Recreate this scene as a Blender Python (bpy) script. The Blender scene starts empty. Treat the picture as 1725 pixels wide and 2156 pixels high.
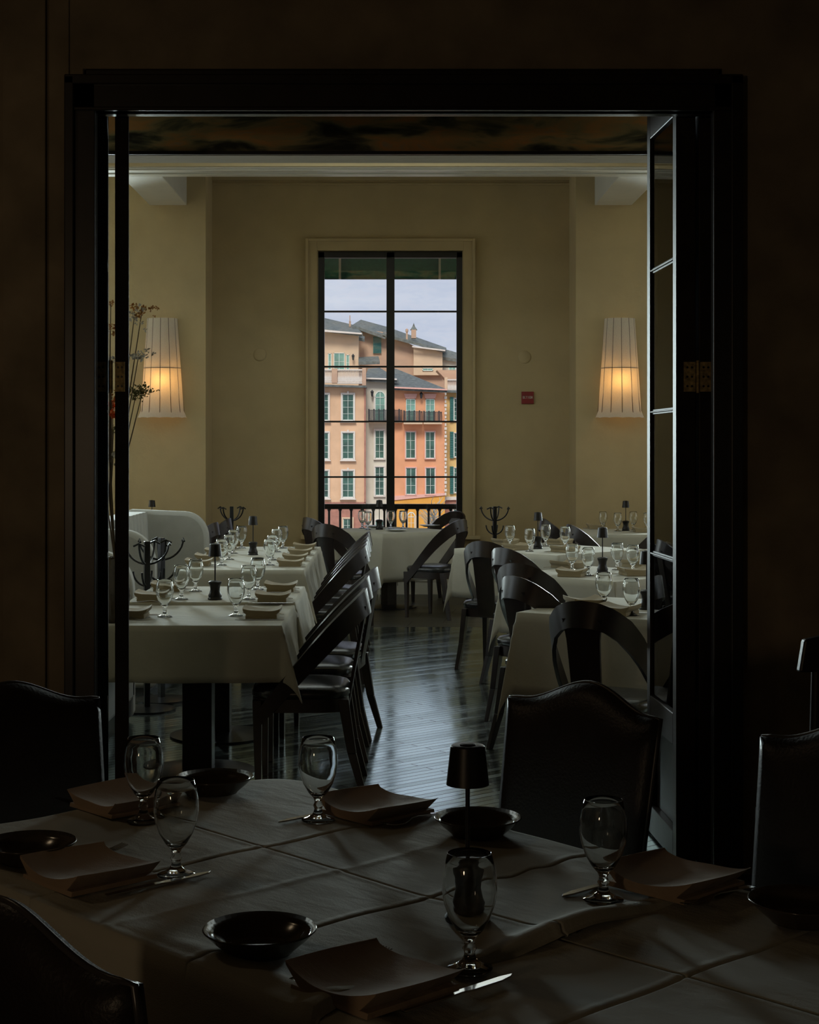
import bpy, math, random
from math import sin, cos, pi, radians as R
from mathutils import Vector, Matrix
random.seed(4)
S = bpy.context.scene
C = S.collection

# ------------------------------------------------------------------ camera, world, light, exposure
F, VX, HY, CH = 3330.0, 823.0, 944.0, 1.55      # focal length / vanishing point of the photograph in its pixels, eye height
cam_d = bpy.data.cameras.new('camera'); cam = bpy.data.objects.new('camera', cam_d); C.objects.link(cam)
cam_d.sensor_fit = 'HORIZONTAL'; cam_d.sensor_width = 36.0
cam_d.lens = 36.0 * F / 1725.0
cam_d.shift_x = (862.5 - VX) / 1725.0
cam_d.shift_y = (HY - 1078.0) / 1725.0
cam_d.clip_start = 0.05; cam_d.clip_end = 900
cam.location = (0, 0, CH); cam.rotation_euler = (R(90), 0, 0)
S.camera = cam
S.view_settings.view_transform = 'Standard'; S.view_settings.look = 'None'
S.view_settings.gamma = 1; S.view_settings.use_curve_mapping = False
S.view_settings.exposure = 0.0
S.cycles.use_denoising = True
S.cycles.max_bounces = 12; S.cycles.transmission_bounces = 10; S.cycles.transparent_max_bounces = 16
S.cycles.sample_clamp_indirect = 3.0
S.cycles.caustics_reflective = False; S.cycles.caustics_refractive = False

w = bpy.data.worlds.new('sky'); S.world = w; w.use_nodes = True
nt = w.node_tree; nt.nodes.clear()
wo = nt.nodes.new('ShaderNodeOutputWorld'); bg = nt.nodes.new('ShaderNodeBackground')
tc = nt.nodes.new('ShaderNodeTexCoord'); mp = nt.nodes.new('ShaderNodeMapping'); mp.inputs['Scale'].default_value = (3, 3, 22)
nz = nt.nodes.new('ShaderNodeTexNoise'); nz.inputs['Scale'].default_value = 1.6; nz.inputs['Detail'].default_value = 5
cr = nt.nodes.new('ShaderNodeValToRGB')
cr.color_ramp.elements[0].position = .3; cr.color_ramp.elements[0].color = (.42, .47, .63, 1)
cr.color_ramp.elements[1].position = .68; cr.color_ramp.elements[1].color = (.60, .63, .74, 1)
nt.links.new(tc.outputs['Generated'], mp.inputs['Vector']); nt.links.new(mp.outputs[0], nz.inputs['Vector'])
nt.links.new(nz.outputs['Fac'], cr.inputs[0]); nt.links.new(cr.outputs[0], bg.inputs[0]); nt.links.new(bg.outputs[0], wo.inputs[0])
bg.inputs[1].default_value = 1.16

def lamp(name, kind, loc, rot, energy, color, **kw):
    d = bpy.data.lights.new(name, kind); d.energy = energy; d.color = color
    for k, v in kw.items(): setattr(d, k, v)
    o = bpy.data.objects.new(name, d); o.location = loc; o.rotation_euler = rot; C.objects.link(o); return o
lamp('sun', 'SUN', (0, 0, 50), (R(48), 0, R(-6)), 2.6, (1, .94, .86), angle=R(18))
# added daylight lamps behind six unseen, added side windows of the dining room
SIDE_WIN_Y = (9.4, 12.2, 15.0)
for y, el, er in zip(SIDE_WIN_Y, (44, 46, 14), (26, 28, 9)):
    lamp('window_daylight', 'AREA', (-4.75, y, 2.15), (0, R(-90), 0), el, (.86, .98, 1), shape='RECTANGLE', size=2.7, size_y=1.3)
    lamp('window_daylight', 'AREA', (4.75, y, 2.15), (0, R(90), 0), er, (.9, .98, .97), shape='RECTANGLE', size=2.7, size_y=1.3)
# added backlight lamps behind two added far-wall windows outside the view
lamp('window_daylight', 'AREA', (-3.7, 17.15, 2.2), (R(-90), 0, 0), 950, (.84, .98, 1), shape='RECTANGLE', size=1.2, size_y=2.7)
lamp('window_daylight', 'AREA', (3.7, 17.15, 2.2), (R(-90), 0, 0), 600, (.86, .98, .98), shape='RECTANGLE', size=1.2, size_y=2.7)
# added warm fill lights of the front room, both out of view
lamp('ceiling_spot', 'AREA', (-2.3, 3.9, 3.5), (0, 0, 0), 2.0, (1, .74, .45), shape='DISK', size=.35)
lamp('back_wall_lamp', 'AREA', (-2.7, -2.9, 1.6), (R(90), 0, R(-12)), 12, (1, .72, .44), shape='DISK', size=.35)  # added low fill behind the camera, reaches the painted header
# added cool fill lights under the dining room ceiling, hidden by the painted header
for y in (11.2, 13.0):
    lamp('ceiling_panel_light', 'AREA', (0, y, 4.5), (0, 0, 0), 16, (.9, 1, .95), shape='RECTANGLE', size=2.4, size_y=.5)

# ------------------------------------------------------------------ helpers
def X(px, d): return (px - VX) / F * d
def Z(py, d): return CH - (py - HY) / F * d
def at(px, py, z=.75):                       # a photo pixel on the level z as a point of the room
    d = F * (CH - z) / (py - HY); return Vector((X(px, d), d, z))

class MB:
    def __init__(s): s.v = []; s.f = []; s.uv = None
    def add(s, vs, fs, M=None):
        n = len(s.v)
        s.v += [tuple(M @ Vector(p)) if M else tuple(p) for p in vs]
        s.f += [tuple(i + n for i in f) for f in fs]; return s
    def box(s, x0, y0, z0, x1, y1, z1, M=None):
        vs = [(x, y, z) for z in (z0, z1) for y in (y0, y1) for x in (x0, x1)]
        return s.add(vs, [(0, 2, 3, 1), (4, 5, 7, 6), (0, 1, 5, 4), (2, 6, 7, 3), (0, 4, 6, 2), (1, 3, 7, 5)], M)
    def prism(s, pts, h0, h1, axis='z', M=None):   # outline pts extruded from h0 to h1
        n = len(pts)
        def P(a, b, h): return {'z': (a, b, h), 'y': (a, h, b), 'x': (h, a, b)}[axis]
        vs = [P(a, b, h0) for a, b in pts] + [P(a, b, h1) for a, b in pts]
        fs = [tuple(range(n))[::-1], tuple(range(n, 2 * n))] + [(i, (i + 1) % n, (i + 1) % n + n, i + n) for i in range(n)]
        return s.add(vs, fs, M)
    def lathe(s, prof, n=32, M=None, closed=False):
        vs, fs = [], []
        for r, z in prof: vs += [(r * cos(2 * pi * k / n), r * sin(2 * pi * k / n), z) for k in range(n)]
        m = len(prof)
        for i in range(m - 1 if not closed else m):
            a, b = i * n, ((i + 1) % m) * n
            fs += [(a + k, a + (k + 1) % n, b + (k + 1) % n, b + k) for k in range(n)]
        return s.add(vs, fs, M)
    def tube(s, pts, r, n=8, M=None):
        pts = [Vector(p) for p in pts]; rs = r if isinstance(r, (list, tuple)) else [r] * len(pts)
        vs, fs = [], []
        for i, p in enumerate(pts):
            t = (pts[min(i + 1, len(pts) - 1)] - pts[max(i - 1, 0)]).normalized()
            a = t.orthogonal().normalized() if i == 0 else (pa - t * pa.dot(t)).normalized()
            pa = a; b = t.cross(a)
            vs += [p + (a * cos(2 * pi * k / n) + b * sin(2 * pi * k / n)) * rs[i] for k in range(n)]
        for i in range(len(pts) - 1):
            fs += [(i * n + k, i * n + (k + 1) % n, (i + 1) * n + (k + 1) % n, (i + 1) * n + k) for k in range(n)]
        fs += [tuple(range(n))[::-1], tuple(range((len(pts) - 1) * n, len(pts) * n))]
        return s.add(vs, fs, M)
    def bar(s, p0, p1, w0, w1, M=None):       # four sided tapering leg; w = (wx, wy)
        vs = []
        for p, ww in ((p0, w0), (p1, w1)):
            vs += [(p[0] + a * ww[0] / 2, p[1] + b * ww[1] / 2, p[2]) for a, b in ((-1, -1), (1, -1), (1, 1), (-1, 1))]
        return s.add(vs, [(3, 2, 1, 0), (4, 5, 6, 7), (0, 1, 5, 4), (1, 2, 6, 5), (2, 3, 7, 6), (3, 0, 4, 7)], M)
    def grid(s, nu, nv, fn, flip=False, M=None):
        vs = [fn(i / nu, j / nv) for j in range(nv + 1) for i in range(nu + 1)]
        fs = []
        for j in range(nv):
            for i in range(nu):
                a = j * (nu + 1) + i; q = (a, a + 1, a + nu + 2, a + nu + 1); fs.append(q[::-1] if flip else q)
        return s.add(vs, fs, M)
    def solid(s, nu, nv, top, bot, M=None):    # closed body between two grids
        n = (nu + 1) * (nv + 1)
        vs = [top(i / nu, j / nv) for j in range(nv + 1) for i in range(nu + 1)] + [bot(i / nu, j / nv) for j in range(nv + 1) for i in range(nu + 1)]
        fs = []
        for j in range(nv):
            for i in range(nu):
                a = j * (nu + 1) + i; fs += [(a, a + 1, a + nu + 2, a + nu + 1), (a + n, a + n + nu + 1, a + n + nu + 2, a + n + 1)]
        for i in range(nu):
            fs.append((i, i + n, i + n + 1, i + 1)); a = nv * (nu + 1) + i; fs.append((a, a + 1, a + n + 1, a + n))
        for j in range(nv):
            a = j * (nu + 1); b = a + nu + 1; fs.append((a, b, b + n, a + n)); a += nu; b += nu; fs.append((a, a + n, b + n, b))
        return s.add(vs, fs, M)
    def build(s, name, mat, parent=None, smooth=False, bevel=0, sub=0):
        me = bpy.data.meshes.new(name); me.from_pydata(s.v, [], s.f); me.validate(); me.update()
        if smooth:
            me.polygons.foreach_set('use_smooth', [True] * len(me.polygons))
            if smooth != 'all': 
                try: me.set_sharp_from_angle(angle=R(40))
                except Exception: pass
        o = bpy.data.objects.new(name, me); C.objects.link(o); me.materials.append(mat)
        if parent: o.parent = parent
        if bevel:
            b = o.modifiers.new('bevel', 'BEVEL'); b.width = bevel; b.segments = 2; b.limit_method = 'ANGLE'
        if sub:
            b = o.modifiers.new('subsurf', 'SUBSURF'); b.levels = sub; b.render_levels = sub
        return o
def tag(o, label=None, cat=None, group=None, kind=None):
    for k, v in (('label', label), ('category', cat), ('group', group), ('kind', kind)):
        if v: o[k] = v
    return o
def thing(name, label, cat, loc=(0, 0, 0), rz=0, group=None):
    o = bpy.data.objects.new(name, None); C.objects.link(o); o.location = loc; o.rotation_euler = (0, 0, rz); o.empty_display_size = .1
    return tag(o, label, cat, group)
def struct(name, mb, mat, **k):
    o = mb.build(name, mat, **k); o['kind'] = 'structure'; return o
used = set()
def place(proto, loc, rz=0, label=None, group=None, scale=None):
    """the first placing moves the prototype itself, later ones copy it with its parts and sub-parts"""
    if proto.name in used:
        r = proto.copy(); C.objects.link(r)
        for ch in list(proto.children):
            c = ch.copy(); C.objects.link(c); c.parent = r
            for g in list(ch.children):
                d = g.copy(); C.objects.link(d); d.parent = c
    else:
        r = proto; used.add(proto.name)
    r.location = loc; r.rotation_euler = (0, 0, rz)
    if scale: r.scale = (scale, scale, scale)
    if label: r['label'] = label
    if group: r['group'] = group
    return r

# ------------------------------------------------------------------ materials
def mat(name, col, rough=.6, metal=0, var=.12, scale=8, bump=0, bscale=60, spec=.5, coat=0, trans=0, sheen=0):
    m = bpy.data.materials.new(name); m.use_nodes = True; t = m.node_tree; b = t.nodes['Principled BSDF']
    b.inputs['Roughness'].default_value = rough; b.inputs['Metallic'].default_value = metal
    b.inputs['Specular IOR Level'].default_value = spec; b.inputs['Coat Weight'].default_value = coat
    b.inputs['Sheen Weight'].default_value = sheen
    co = t.nodes.new('ShaderNodeTexCoord'); n = t.nodes.new('ShaderNodeTexNoise'); n.inputs['Scale'].default_value = scale; n.inputs['Detail'].default_value = 4
    r = t.nodes.new('ShaderNodeValToRGB'); r.color_ramp.elements[0].position = .3; r.color_ramp.elements[1].position = .7
    r.color_ramp.elements[0].color = tuple(c * (1 - var) for c in col) + (1,); r.color_ramp.elements[1].color = tuple(min(1, c * (1 + var)) for c in col) + (1,)
    t.links.new(co.outputs['Object'], n.inputs['Vector']); t.links.new(n.outputs['Fac'], r.inputs[0]); t.links.new(r.outputs[0], b.inputs['Base Color'])
    if bump:
        n2 = t.nodes.new('ShaderNodeTexNoise'); n2.inputs['Scale'].default_value = bscale; n2.inputs['Detail'].default_value = 3
        bp = t.nodes.new('ShaderNodeBump'); bp.inputs['Strength'].default_value = bump; bp.inputs['Distance'].default_value = .01
        t.links.new(co.outputs['Object'], n2.inputs['Vector']); t.links.new(n2.outputs['Fac'], bp.inputs['Height']); t.links.new(bp.outputs[0], b.inputs['Normal'])
    return m
def thin_glass(name, tint=(.9, .96, .94), refl=1.0):
    m = bpy.data.materials.new(name); m.use_nodes = True; t = m.node_tree; t.nodes.clear()
    o = t.nodes.new('ShaderNodeOutputMaterial'); mx = t.nodes.new('ShaderNodeMixShader'); tr = t.nodes.new('ShaderNodeBsdfTransparent'); g = t.nodes.new('ShaderNodeBsdfGlossy')
    fr = t.nodes.new('ShaderNodeFresnel'); fr.inputs[0].default_value = 1.5 if refl == 1 else refl
    tr.inputs[0].default_value = (*tint, 1); g.inputs['Roughness'].default_value = .01
    t.links.new(fr.outputs[0], mx.inputs[0]); t.links.new(tr.outputs[0], mx.inputs[1]); t.links.new(g.outputs[0], mx.inputs[2]); t.links.new(mx.outputs[0], o.inputs[0])
    return m
def clear_glass(name):
    m = bpy.data.materials.new(name); m.use_nodes = True; t = m.node_tree; b = t.nodes['Principled BSDF']
    b.inputs['Base Color'].default_value = (.97, .99, .985, 1); b.inputs['Roughness'].default_value = .0
    b.inputs['Transmission Weight'].default_value = 1; b.inputs['IOR'].default_value = 1.5
    return m
def planks(name, c1, c2, w, h, rot, rough, bump=.3, gap=.004):
    m = bpy.data.materials.new(name); m.use_nodes = True; t = m.node_tree; b = t.nodes['Principled BSDF']
    co = t.nodes.new('ShaderNodeTexCoord'); mpn = t.nodes.new('ShaderNodeMapping'); mpn.inputs['Rotation'].default_value = (0, 0, rot)
    br = t.nodes.new('ShaderNodeTexBrick'); br.inputs['Scale'].default_value = 1; br.inputs['Brick Width'].default_value = w; br.inputs['Row Height'].default_value = h
    br.inputs['Mortar Size'].default_value = gap / 2; br.inputs['Color1'].default_value = (*c1, 1); br.inputs['Color2'].default_value = (*c2, 1); br.inputs['Mortar'].default_value = (.004, .003, .003, 1)
    br.offset = .37
    mp2 = t.nodes.new('ShaderNodeMapping'); mp2.inputs['Scale'].default_value = (2, 40, 1)
    n = t.nodes.new('ShaderNodeTexNoise'); n.inputs['Scale'].default_value = 1.5; n.inputs['Detail'].default_value = 6
    t.links.new(co.outputs['Object'], mpn.inputs[0]); t.links.new(mpn.outputs[0], br.inputs['Vector']); t.links.new(mpn.outputs[0], mp2.inputs[0]); t.links.new(mp2.outputs[0], n.inputs['Vector'])
    mx = t.nodes.new('ShaderNodeMix'); mx.data_type = 'RGBA'; mx.blend_type = 'MULTIPLY'; mx.inputs[0].default_value = .6
    t.links.new(br.outputs[0], mx.inputs[6]); t.links.new(n.outputs['Fac'], mx.inputs[7]); t.links.new(mx.outputs[2], b.inputs['Base Color'])
    mr = t.nodes.new('ShaderNodeMapRange'); mr.inputs['To Min'].default_value = rough - .06; mr.inputs['To Max'].default_value = rough + .1
    t.links.new(n.outputs['Fac'], mr.inputs[0]); t.links.new(mr.outputs[0], b.inputs['Roughness'])
    b.inputs['IOR'].default_value = 4.2 if rough < .2 else 1.6; b.inputs['Specular Tint'].default_value = (.86, 1, .97, 1)
    inv = t.nodes.new('ShaderNodeMath'); inv.operation = 'SUBTRACT'; inv.inputs[0].default_value = 1; t.links.new(br.outputs['Fac'], inv.inputs[1])
    sp_ = t.nodes.new('ShaderNodeMapRange'); sp_.inputs['To Min'].default_value = .03; sp_.inputs['To Max'].default_value = .95; t.links.new(inv.outputs[0], sp_.inputs[0]); t.links.new(sp_.outputs[0], b.inputs['Specular IOR Level'])
    bw = t.nodes.new('ShaderNodeRGBToBW'); t.links.new(br.outputs[0], bw.inputs[0])
    m2_ = t.nodes.new('ShaderNodeMapRange'); m2_.inputs['From Min'].default_value = c1[0]; m2_.inputs['From Max'].default_value = c2[0]; m2_.inputs['To Min'].default_value = 0; m2_.inputs['To Max'].default_value = .12; t.links.new(bw.outputs[0], m2_.inputs[0])
    ad_ = t.nodes.new('ShaderNodeMath'); ad_.operation = 'ADD'; t.links.new(mr.outputs[0], ad_.inputs[0]); t.links.new(m2_.outputs[0], ad_.inputs[1]); t.links.new(ad_.outputs[0], b.inputs['Roughness'])
    bp = t.nodes.new('ShaderNodeBump'); bp.inputs['Strength'].default_value = bump; bp.inputs['Distance'].default_value = .002
    t.links.new(inv.outputs[0], bp.inputs['Height']); t.links.new(bp.outputs[0], b.inputs['Normal'])
    return m
def linen(name, col):
    m = mat(name, col, .85, 0, .05, 5, 0, sheen=.1)
    t = m.node_tree; b = t.nodes['Principled BSDF']; co = t.nodes.new('ShaderNodeTexCoord')
    n = t.nodes.new('ShaderNodeTexNoise'); n.inputs['Scale'].default_value = 9; n.inputs['Detail'].default_value = 6
    mpn = t.nodes.new('ShaderNodeMapping'); mpn.inputs['Scale'].default_value = (1, 2.4, 1)
    n3 = t.nodes.new('ShaderNodeTexNoise'); n3.inputs['Scale'].default_value = 420
    ad = t.nodes.new('ShaderNodeMath'); ad.operation = 'MULTIPLY_ADD'; ad.inputs[1].default_value = .12
    bp = t.nodes.new('ShaderNodeBump'); bp.inputs['Strength'].default_value = .35; bp.inputs['Distance'].default_value = .012
    t.links.new(co.outputs['Object'], mpn.inputs[0]); t.links.new(mpn.outputs[0], n.inputs['Vector']); t.links.new(co.outputs['Object'], n3.inputs['Vector'])
    t.links.new(n3.outputs['Fac'], ad.inputs[0]); t.links.new(n.outputs['Fac'], ad.inputs[2]); t.links.new(ad.outputs[0], bp.inputs['Height']); t.links.new(bp.outputs[0], b.inputs['Normal'])
    return m
def mural_mat():
    m = mat('mural_paint', (.1, .06, .03), .7); t = m.node_tree; b = t.nodes['Principled BSDF']
    co = t.nodes.new('ShaderNodeTexCoord'); mpn = t.nodes.new('ShaderNodeMapping'); mpn.inputs['Scale'].default_value = (1.2, 1, 4)
    n = t.nodes.new('ShaderNodeTexNoise'); n.inputs['Scale'].default_value = 2.6; n.inputs['Detail'].default_value = 7; n.inputs['Distortion'].default_value = .6
    r = t.nodes.new('ShaderNodeValToRGB'); e = r.color_ramp.elements
    e[0].position = .38; e[0].color = (.05, .05, .04, 1); e[1].position = .62; e[1].color = (.9, .5, .2, 1)
    for p, c in ((.45, (.22, .22, .14)), (.52, (.6, .48, .25)), (.70, (.6, .55, .4))):
        q = e.new(p); q.color = (*c, 1)
    t.links.new(co.outputs['Object'], mpn.inputs[0]); t.links.new(mpn.outputs[0], n.inputs['Vector']); t.links.new(n.outputs['Fac'], r.inputs[0]); t.links.new(r.outputs[0], b.inputs['Base Color'])
    return m
def shade_mat():
    m = bpy.data.materials.new('sconce_fabric'); m.use_nodes = True; t = m.node_tree; t.nodes.clear()
    o = t.nodes.new('ShaderNodeOutputMaterial'); mx = t.nodes.new('ShaderNodeMixShader'); d = t.nodes.new('ShaderNodeBsdfDiffuse'); tr = t.nodes.new('ShaderNodeBsdfTranslucent')
    co = t.nodes.new('ShaderNodeTexCoord'); n = t.nodes.new('ShaderNodeTexNoise'); n.inputs['Scale'].default_value = 90
    r = t.nodes.new('ShaderNodeValToRGB'); r.color_ramp.elements[0].color = (.72, .68, .6, 1); r.color_ramp.elements[1].color = (.86, .82, .74, 1)
    t.links.new(co.outputs['Object'], n.inputs['Vector']); t.links.new(n.outputs['Fac'], r.inputs[0])
    t.links.new(r.outputs[0], d.inputs[0]); t.links.new(r.outputs[0], tr.inputs[0]); mx.inputs[0].default_value = .45
    t.links.new(d.outputs[0], mx.inputs[1]); t.links.new(tr.outputs[0], mx.inputs[2]); t.links.new(mx.outputs[0], o.inputs[0])
    return m
def emit(name, col, st):
    m = bpy.data.materials.new(name); m.use_nodes = True; t = m.node_tree; t.nodes.clear()
    o = t.nodes.new('ShaderNodeOutputMaterial'); e = t.nodes.new('ShaderNodeEmission'); e.inputs[0].default_value = (*col, 1); e.inputs[1].default_value = st
    t.links.new(e.outputs[0], o.inputs[0]); return m

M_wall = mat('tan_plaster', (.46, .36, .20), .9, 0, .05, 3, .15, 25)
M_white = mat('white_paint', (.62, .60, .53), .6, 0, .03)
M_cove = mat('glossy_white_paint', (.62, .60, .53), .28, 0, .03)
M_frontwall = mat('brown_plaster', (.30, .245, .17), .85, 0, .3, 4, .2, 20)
M_darkwood = mat('black_stained_wood', (.018, .014, .012), .32, 0, .3, 14)
M_doorwood = mat('dark_door_wood', (.034, .026, .023), .42, 0, .3, 10, spec=.2)
M_steel = mat('bronze_window_metal', (.012, .011, .012), .35, .3, .2)
M_chair = mat('dark_chair_lacquer', (.016, .009, .008), .36, 0, .3, 18)
M_seat = mat('black_leather', (.02, .02, .022), .24, 0, .2, 20, .1, 180)
M_leather = mat('dark_leather', (.018, .013, .013), .42, 0, .2, 12, .15, 150)
M_pipe = mat('leather_piping', (.05, .045, .045), .3)
M_cloth = linen('white_tablecloth_linen', (.47, .455, .385))
M_nap = linen('beige_napkin_linen', (.32, .26, .16))
M_fnap = linen('ecru_napkin_linen', (.36, .26, .18))
M_black = mat('black_lamp_metal', (.010, .008, .008), .4, .2, .2)
M_iron = mat('black_iron', (.012, .012, .013), .3, .4, .2)
M_silver = mat('cutlery_steel', (.62, .62, .62), .14, 1, .05)
M_brass = mat('aged_brass', (.50, .38, .17), .55, .3, .5, 60)
M_stone = mat('brown_glazed_stoneware', (.055, .042, .03), .16, 0, .3, 20)
M_china = mat('white_china', (.6, .6, .55), .2, 0, .03)
M_sofa = mat('pale_grey_upholstery', (.40, .40, .37), .85, 0, .05, 10, .1, 120)
M_glass = clear_glass('goblet_glass')
M_pane = thin_glass('window_pane_glass', (.97, .985, .98))
M_doorpane = thin_glass('door_pane_glass', (.80, .90, .85), 3.0)
M_floor = planks('dark_strip_floor', (.045, .042, .040), (.075, .070, .066), .9, .055, R(-40), .10, bump=.8, gap=.008)
M_border = planks('dark_border_floor', (.05, .042, .03), (.07, .058, .04), .75, .4, R(8), .32)
M_carpet = mat('dark_carpet', (.03, .022, .018), .95, 0, .3, 30)
M_red = mat('red_plastic', (.22, .012, .015), .4, 0, .1)
M_label = mat('white_print', (.55, .5, .48), .6, 0, .05)
M_mural = mural_mat(); M_shade = shade_mat(); M_wire = mat('shade_wire', (.10, .06, .03), .6)

# ------------------------------------------------------------------ the dining room shell
YB, YS, YD = 16.8, 16.2, 5.75          # recessed far wall, far wall beside the recess, dividing wall
def MBb(*b):
    m = MB()
    for q in b: m.box(*q)
    return m
struct('floor', MBb((-4.6, 5.75, -.12, 4.6, 13.72, 0)), M_floor)
struct('floor_border', MBb((-4.6, 13.73, -.12, 4.6, 17.3, 0)), M_border)
struct('floor_front', MBb((-3.6, -3.1, -.12, 3.6, 5.75, 0)), M_carpet)
CZ = 4.55
struct('ceiling', MBb((-4.75, 5.7, CZ, 4.75, 17.3, CZ + .15)), M_white)
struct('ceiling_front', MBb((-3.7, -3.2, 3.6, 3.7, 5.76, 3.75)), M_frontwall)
WX0, WX1, WZ0, WZ1 = X(668, YB), X(976, YB), Z(1126, YB), Z(528, YB)
struct('wall_far', MBb((-2.05, YB, 0, WX0, 17.05, CZ), (WX1, YB, 0, 2.05, 17.05, CZ), (WX0, YB, 0, WX1, 17.05, WZ0), (WX0, YB, WZ1, WX1, 17.05, CZ)), M_wall)
EX = 1.897
for s_, nm, kk in ((-1, 'wall_far_left', 8), (1, 'wall_far_right', 9)):
    q = MB()
    for x0, x1, z0, z1 in ((EX, 3.1, 0, CZ), (4.3, 4.6, 0, CZ), (3.1, 4.3, 0, .85), (3.1, 4.3, 3.55, CZ)): q.box(*(min(x0 * s_, x1 * s_), YS, z0, max(x0 * s_, x1 * s_), 17.0, z1))
    struct(nm, q, M_wall)
    q = MB()
    for x0 in (3.1, 3.67, 4.24): q.box(min(x0 * s_, (x0 + .06) * s_), 16.8, .85, max(x0 * s_, (x0 + .06) * s_), 16.88, 3.55)
    for z0 in (.85, 1.4, 1.95, 2.5, 3.05, 3.49): q.box(min(3.1 * s_, 4.3 * s_), 16.81, z0, max(3.1 * s_, 4.3 * s_), 16.87, z0 + .04)
    o = struct('window_%d' % kk, q, M_steel); MBb((min(3.13 * s_, 4.27 * s_), 16.838, .9, max(3.13 * s_, 4.27 * s_), 16.842, 3.5)).build('pane', M_pane, o)  # added window, out of view, around the backlight lamp
def side_wall(s):
    m = MB(); x0, x1 = sorted((4.5 * s, 4.7 * s)); ys = [5.7] + [v for y in SIDE_WIN_Y for v in (y - .65, y + .65)] + [17.1]
    for i in range(0, len(ys), 2): m.box(x0, ys[i], 0, x1, ys[i + 1], CZ)
    for y in SIDE_WIN_Y: m.box(x0, y - .65, 0, x1, y + .65, .8); m.box(x0, y - .65, 3.5, x1, y + .65, CZ)
    return m
struct('wall_left', side_wall(-1), M_wall); struct('wall_right', side_wall(1), M_wall)
k = 2
for s in (-1, 1):
    for y in SIDE_WIN_Y:
        m = MB(); xa, xb = sorted((4.56 * s, 4.62 * s))
        for a in (-.65, -.03, .6): m.box(xa, y + a, .8, xb, y + a + .06, 3.5)
        for z in (.8, 1.35, 1.9, 2.45, 3.0, 3.45): m.box(xa, y - .65, z, xb, y + .65, z + .045)
        o = struct('window_%d' % k, m, M_steel); k += 1  # added window, out of view, in front of a daylight lamp
        MBb((4.59 * s - .003, y - .62, .83, 4.59 * s + .003, y + .62, 3.47)).build('pane', M_pane, o)
# dividing wall with the wide opening
OX0, OX1, OZ = -1.12, 1.205, 2.93
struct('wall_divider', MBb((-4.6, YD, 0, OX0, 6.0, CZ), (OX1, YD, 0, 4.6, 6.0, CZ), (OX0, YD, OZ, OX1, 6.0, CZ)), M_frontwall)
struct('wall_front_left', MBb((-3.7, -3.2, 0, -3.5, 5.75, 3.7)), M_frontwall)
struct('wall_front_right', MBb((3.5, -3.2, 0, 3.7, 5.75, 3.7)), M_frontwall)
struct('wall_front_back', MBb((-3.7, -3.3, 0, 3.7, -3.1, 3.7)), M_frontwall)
m = MB(); cy0 = YD - .05
m.box(X(150, YD), cy0, 0, X(200, YD) + .01, YD, 2.87); m.box(X(1497, YD), cy0, 0, X(1545, YD), YD, 2.87)
m.box(X(150, YD), cy0, 2.766, X(1545, YD), YD, 2.87)
m.box(X(150, YD) - .012, cy0 - .02, 0, X(163, YD), YD, 2.89); m.box(X(1532, YD), cy0 - .02, 0, X(1557, YD), YD, 2.89)
m.box(X(150, YD) - .012, cy0 - .02, 2.86, X(1557, YD), YD, 2.895)
m.box(X(150, YD), cy0 - .012, 2.766, X(1545, YD), YD, 2.78); m.box(OX0 + .001, YD, 2.766, OX1 - .001, 5.80, OZ - .001)
struct('trim_1', m, M_darkwood, bevel=.004)
m = MB(); m.box(OX0 + .0005, YD, 0, OX0 + .012, 6.0, OZ); m.box(OX1 - .012, YD, 0, OX1 - .0005, 6.0, OZ); m.box(OX0, 5.8, OZ - .015, OX1, 6.0, OZ - .0005)
struct('trim_2', m, M_darkwood)
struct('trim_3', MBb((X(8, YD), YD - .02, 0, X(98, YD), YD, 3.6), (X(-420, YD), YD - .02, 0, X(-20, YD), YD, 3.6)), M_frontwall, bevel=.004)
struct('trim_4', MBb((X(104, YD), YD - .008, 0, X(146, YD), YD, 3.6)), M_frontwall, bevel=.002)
# painted header behind the doors
struct('wall_header', MBb((-4.5, 6.82, Z(325, 6.82), 4.5, 7.0, CZ)), M_mural)
struct('trim_14', MBb((-4.5, 6.822, Z(325, 6.82) - .005, 4.5, 7.0, Z(325, 6.82) - .0005)), M_wall)
struct('trim_5', MBb((-4.5, 6.80, Z(325, 6.8), 4.5, 6.818, Z(318, 6.8))), M_darkwood)
# white cross beam, two beams to the far wall, crown line, base and far-window casing
zb = 4.04
m = MB(); m.box(-4.5, 14.07, zb, 4.5, 14.45, CZ); 
struct('trim_6', m, M_cove, bevel=.006)
struct('trim_13', MBb((-4.5, 14.04, Z(350, 14.04), 4.5, 14.069, CZ), (-4.5, 14.02, Z(340, 14.02), 4.5, 14.04, CZ)), M_wall)
struct('trim_7', MBb((-4.5, 14.10, zb - .012, 4.5, 14.2, zb), (-4.5, 14.31, zb - .012, 4.5, 14.43, zb)), M_cove, bevel=.003)
struct('trim_8', MBb((-2.47, 14.45, zb, -2.09, 16.2, CZ)), M_white, bevel=.006)
struct('trim_9', MBb((2.09, 14.45, zb, 2.47, 16.2, CZ)), M_white, bevel=.006)
struct('trim_10', MBb((-EX, YB - .015, Z(390, YB), EX, YB, Z(386, YB)), (-EX, YB - .03, Z(380, YB), EX, YB, CZ)), M_wall)
struct('baseboard_far', MBb((-EX, YB - .02, 0, EX, YB, .14), (-EX, YB - .03, .14, EX, YB, .155)), M_white)
struct('baseboard_far_left', MBb((-4.5, YS - .02, 0, -EX, YS, .14)), M_white)
struct('baseboard_far_right', MBb((EX, YS - .02, 0, 4.5, YS, .14)), M_white)
m = MB()
c0, c1, ct, cb = X(648, YB), X(997, YB), Z(507, YB), Z(1127, YB)
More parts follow.
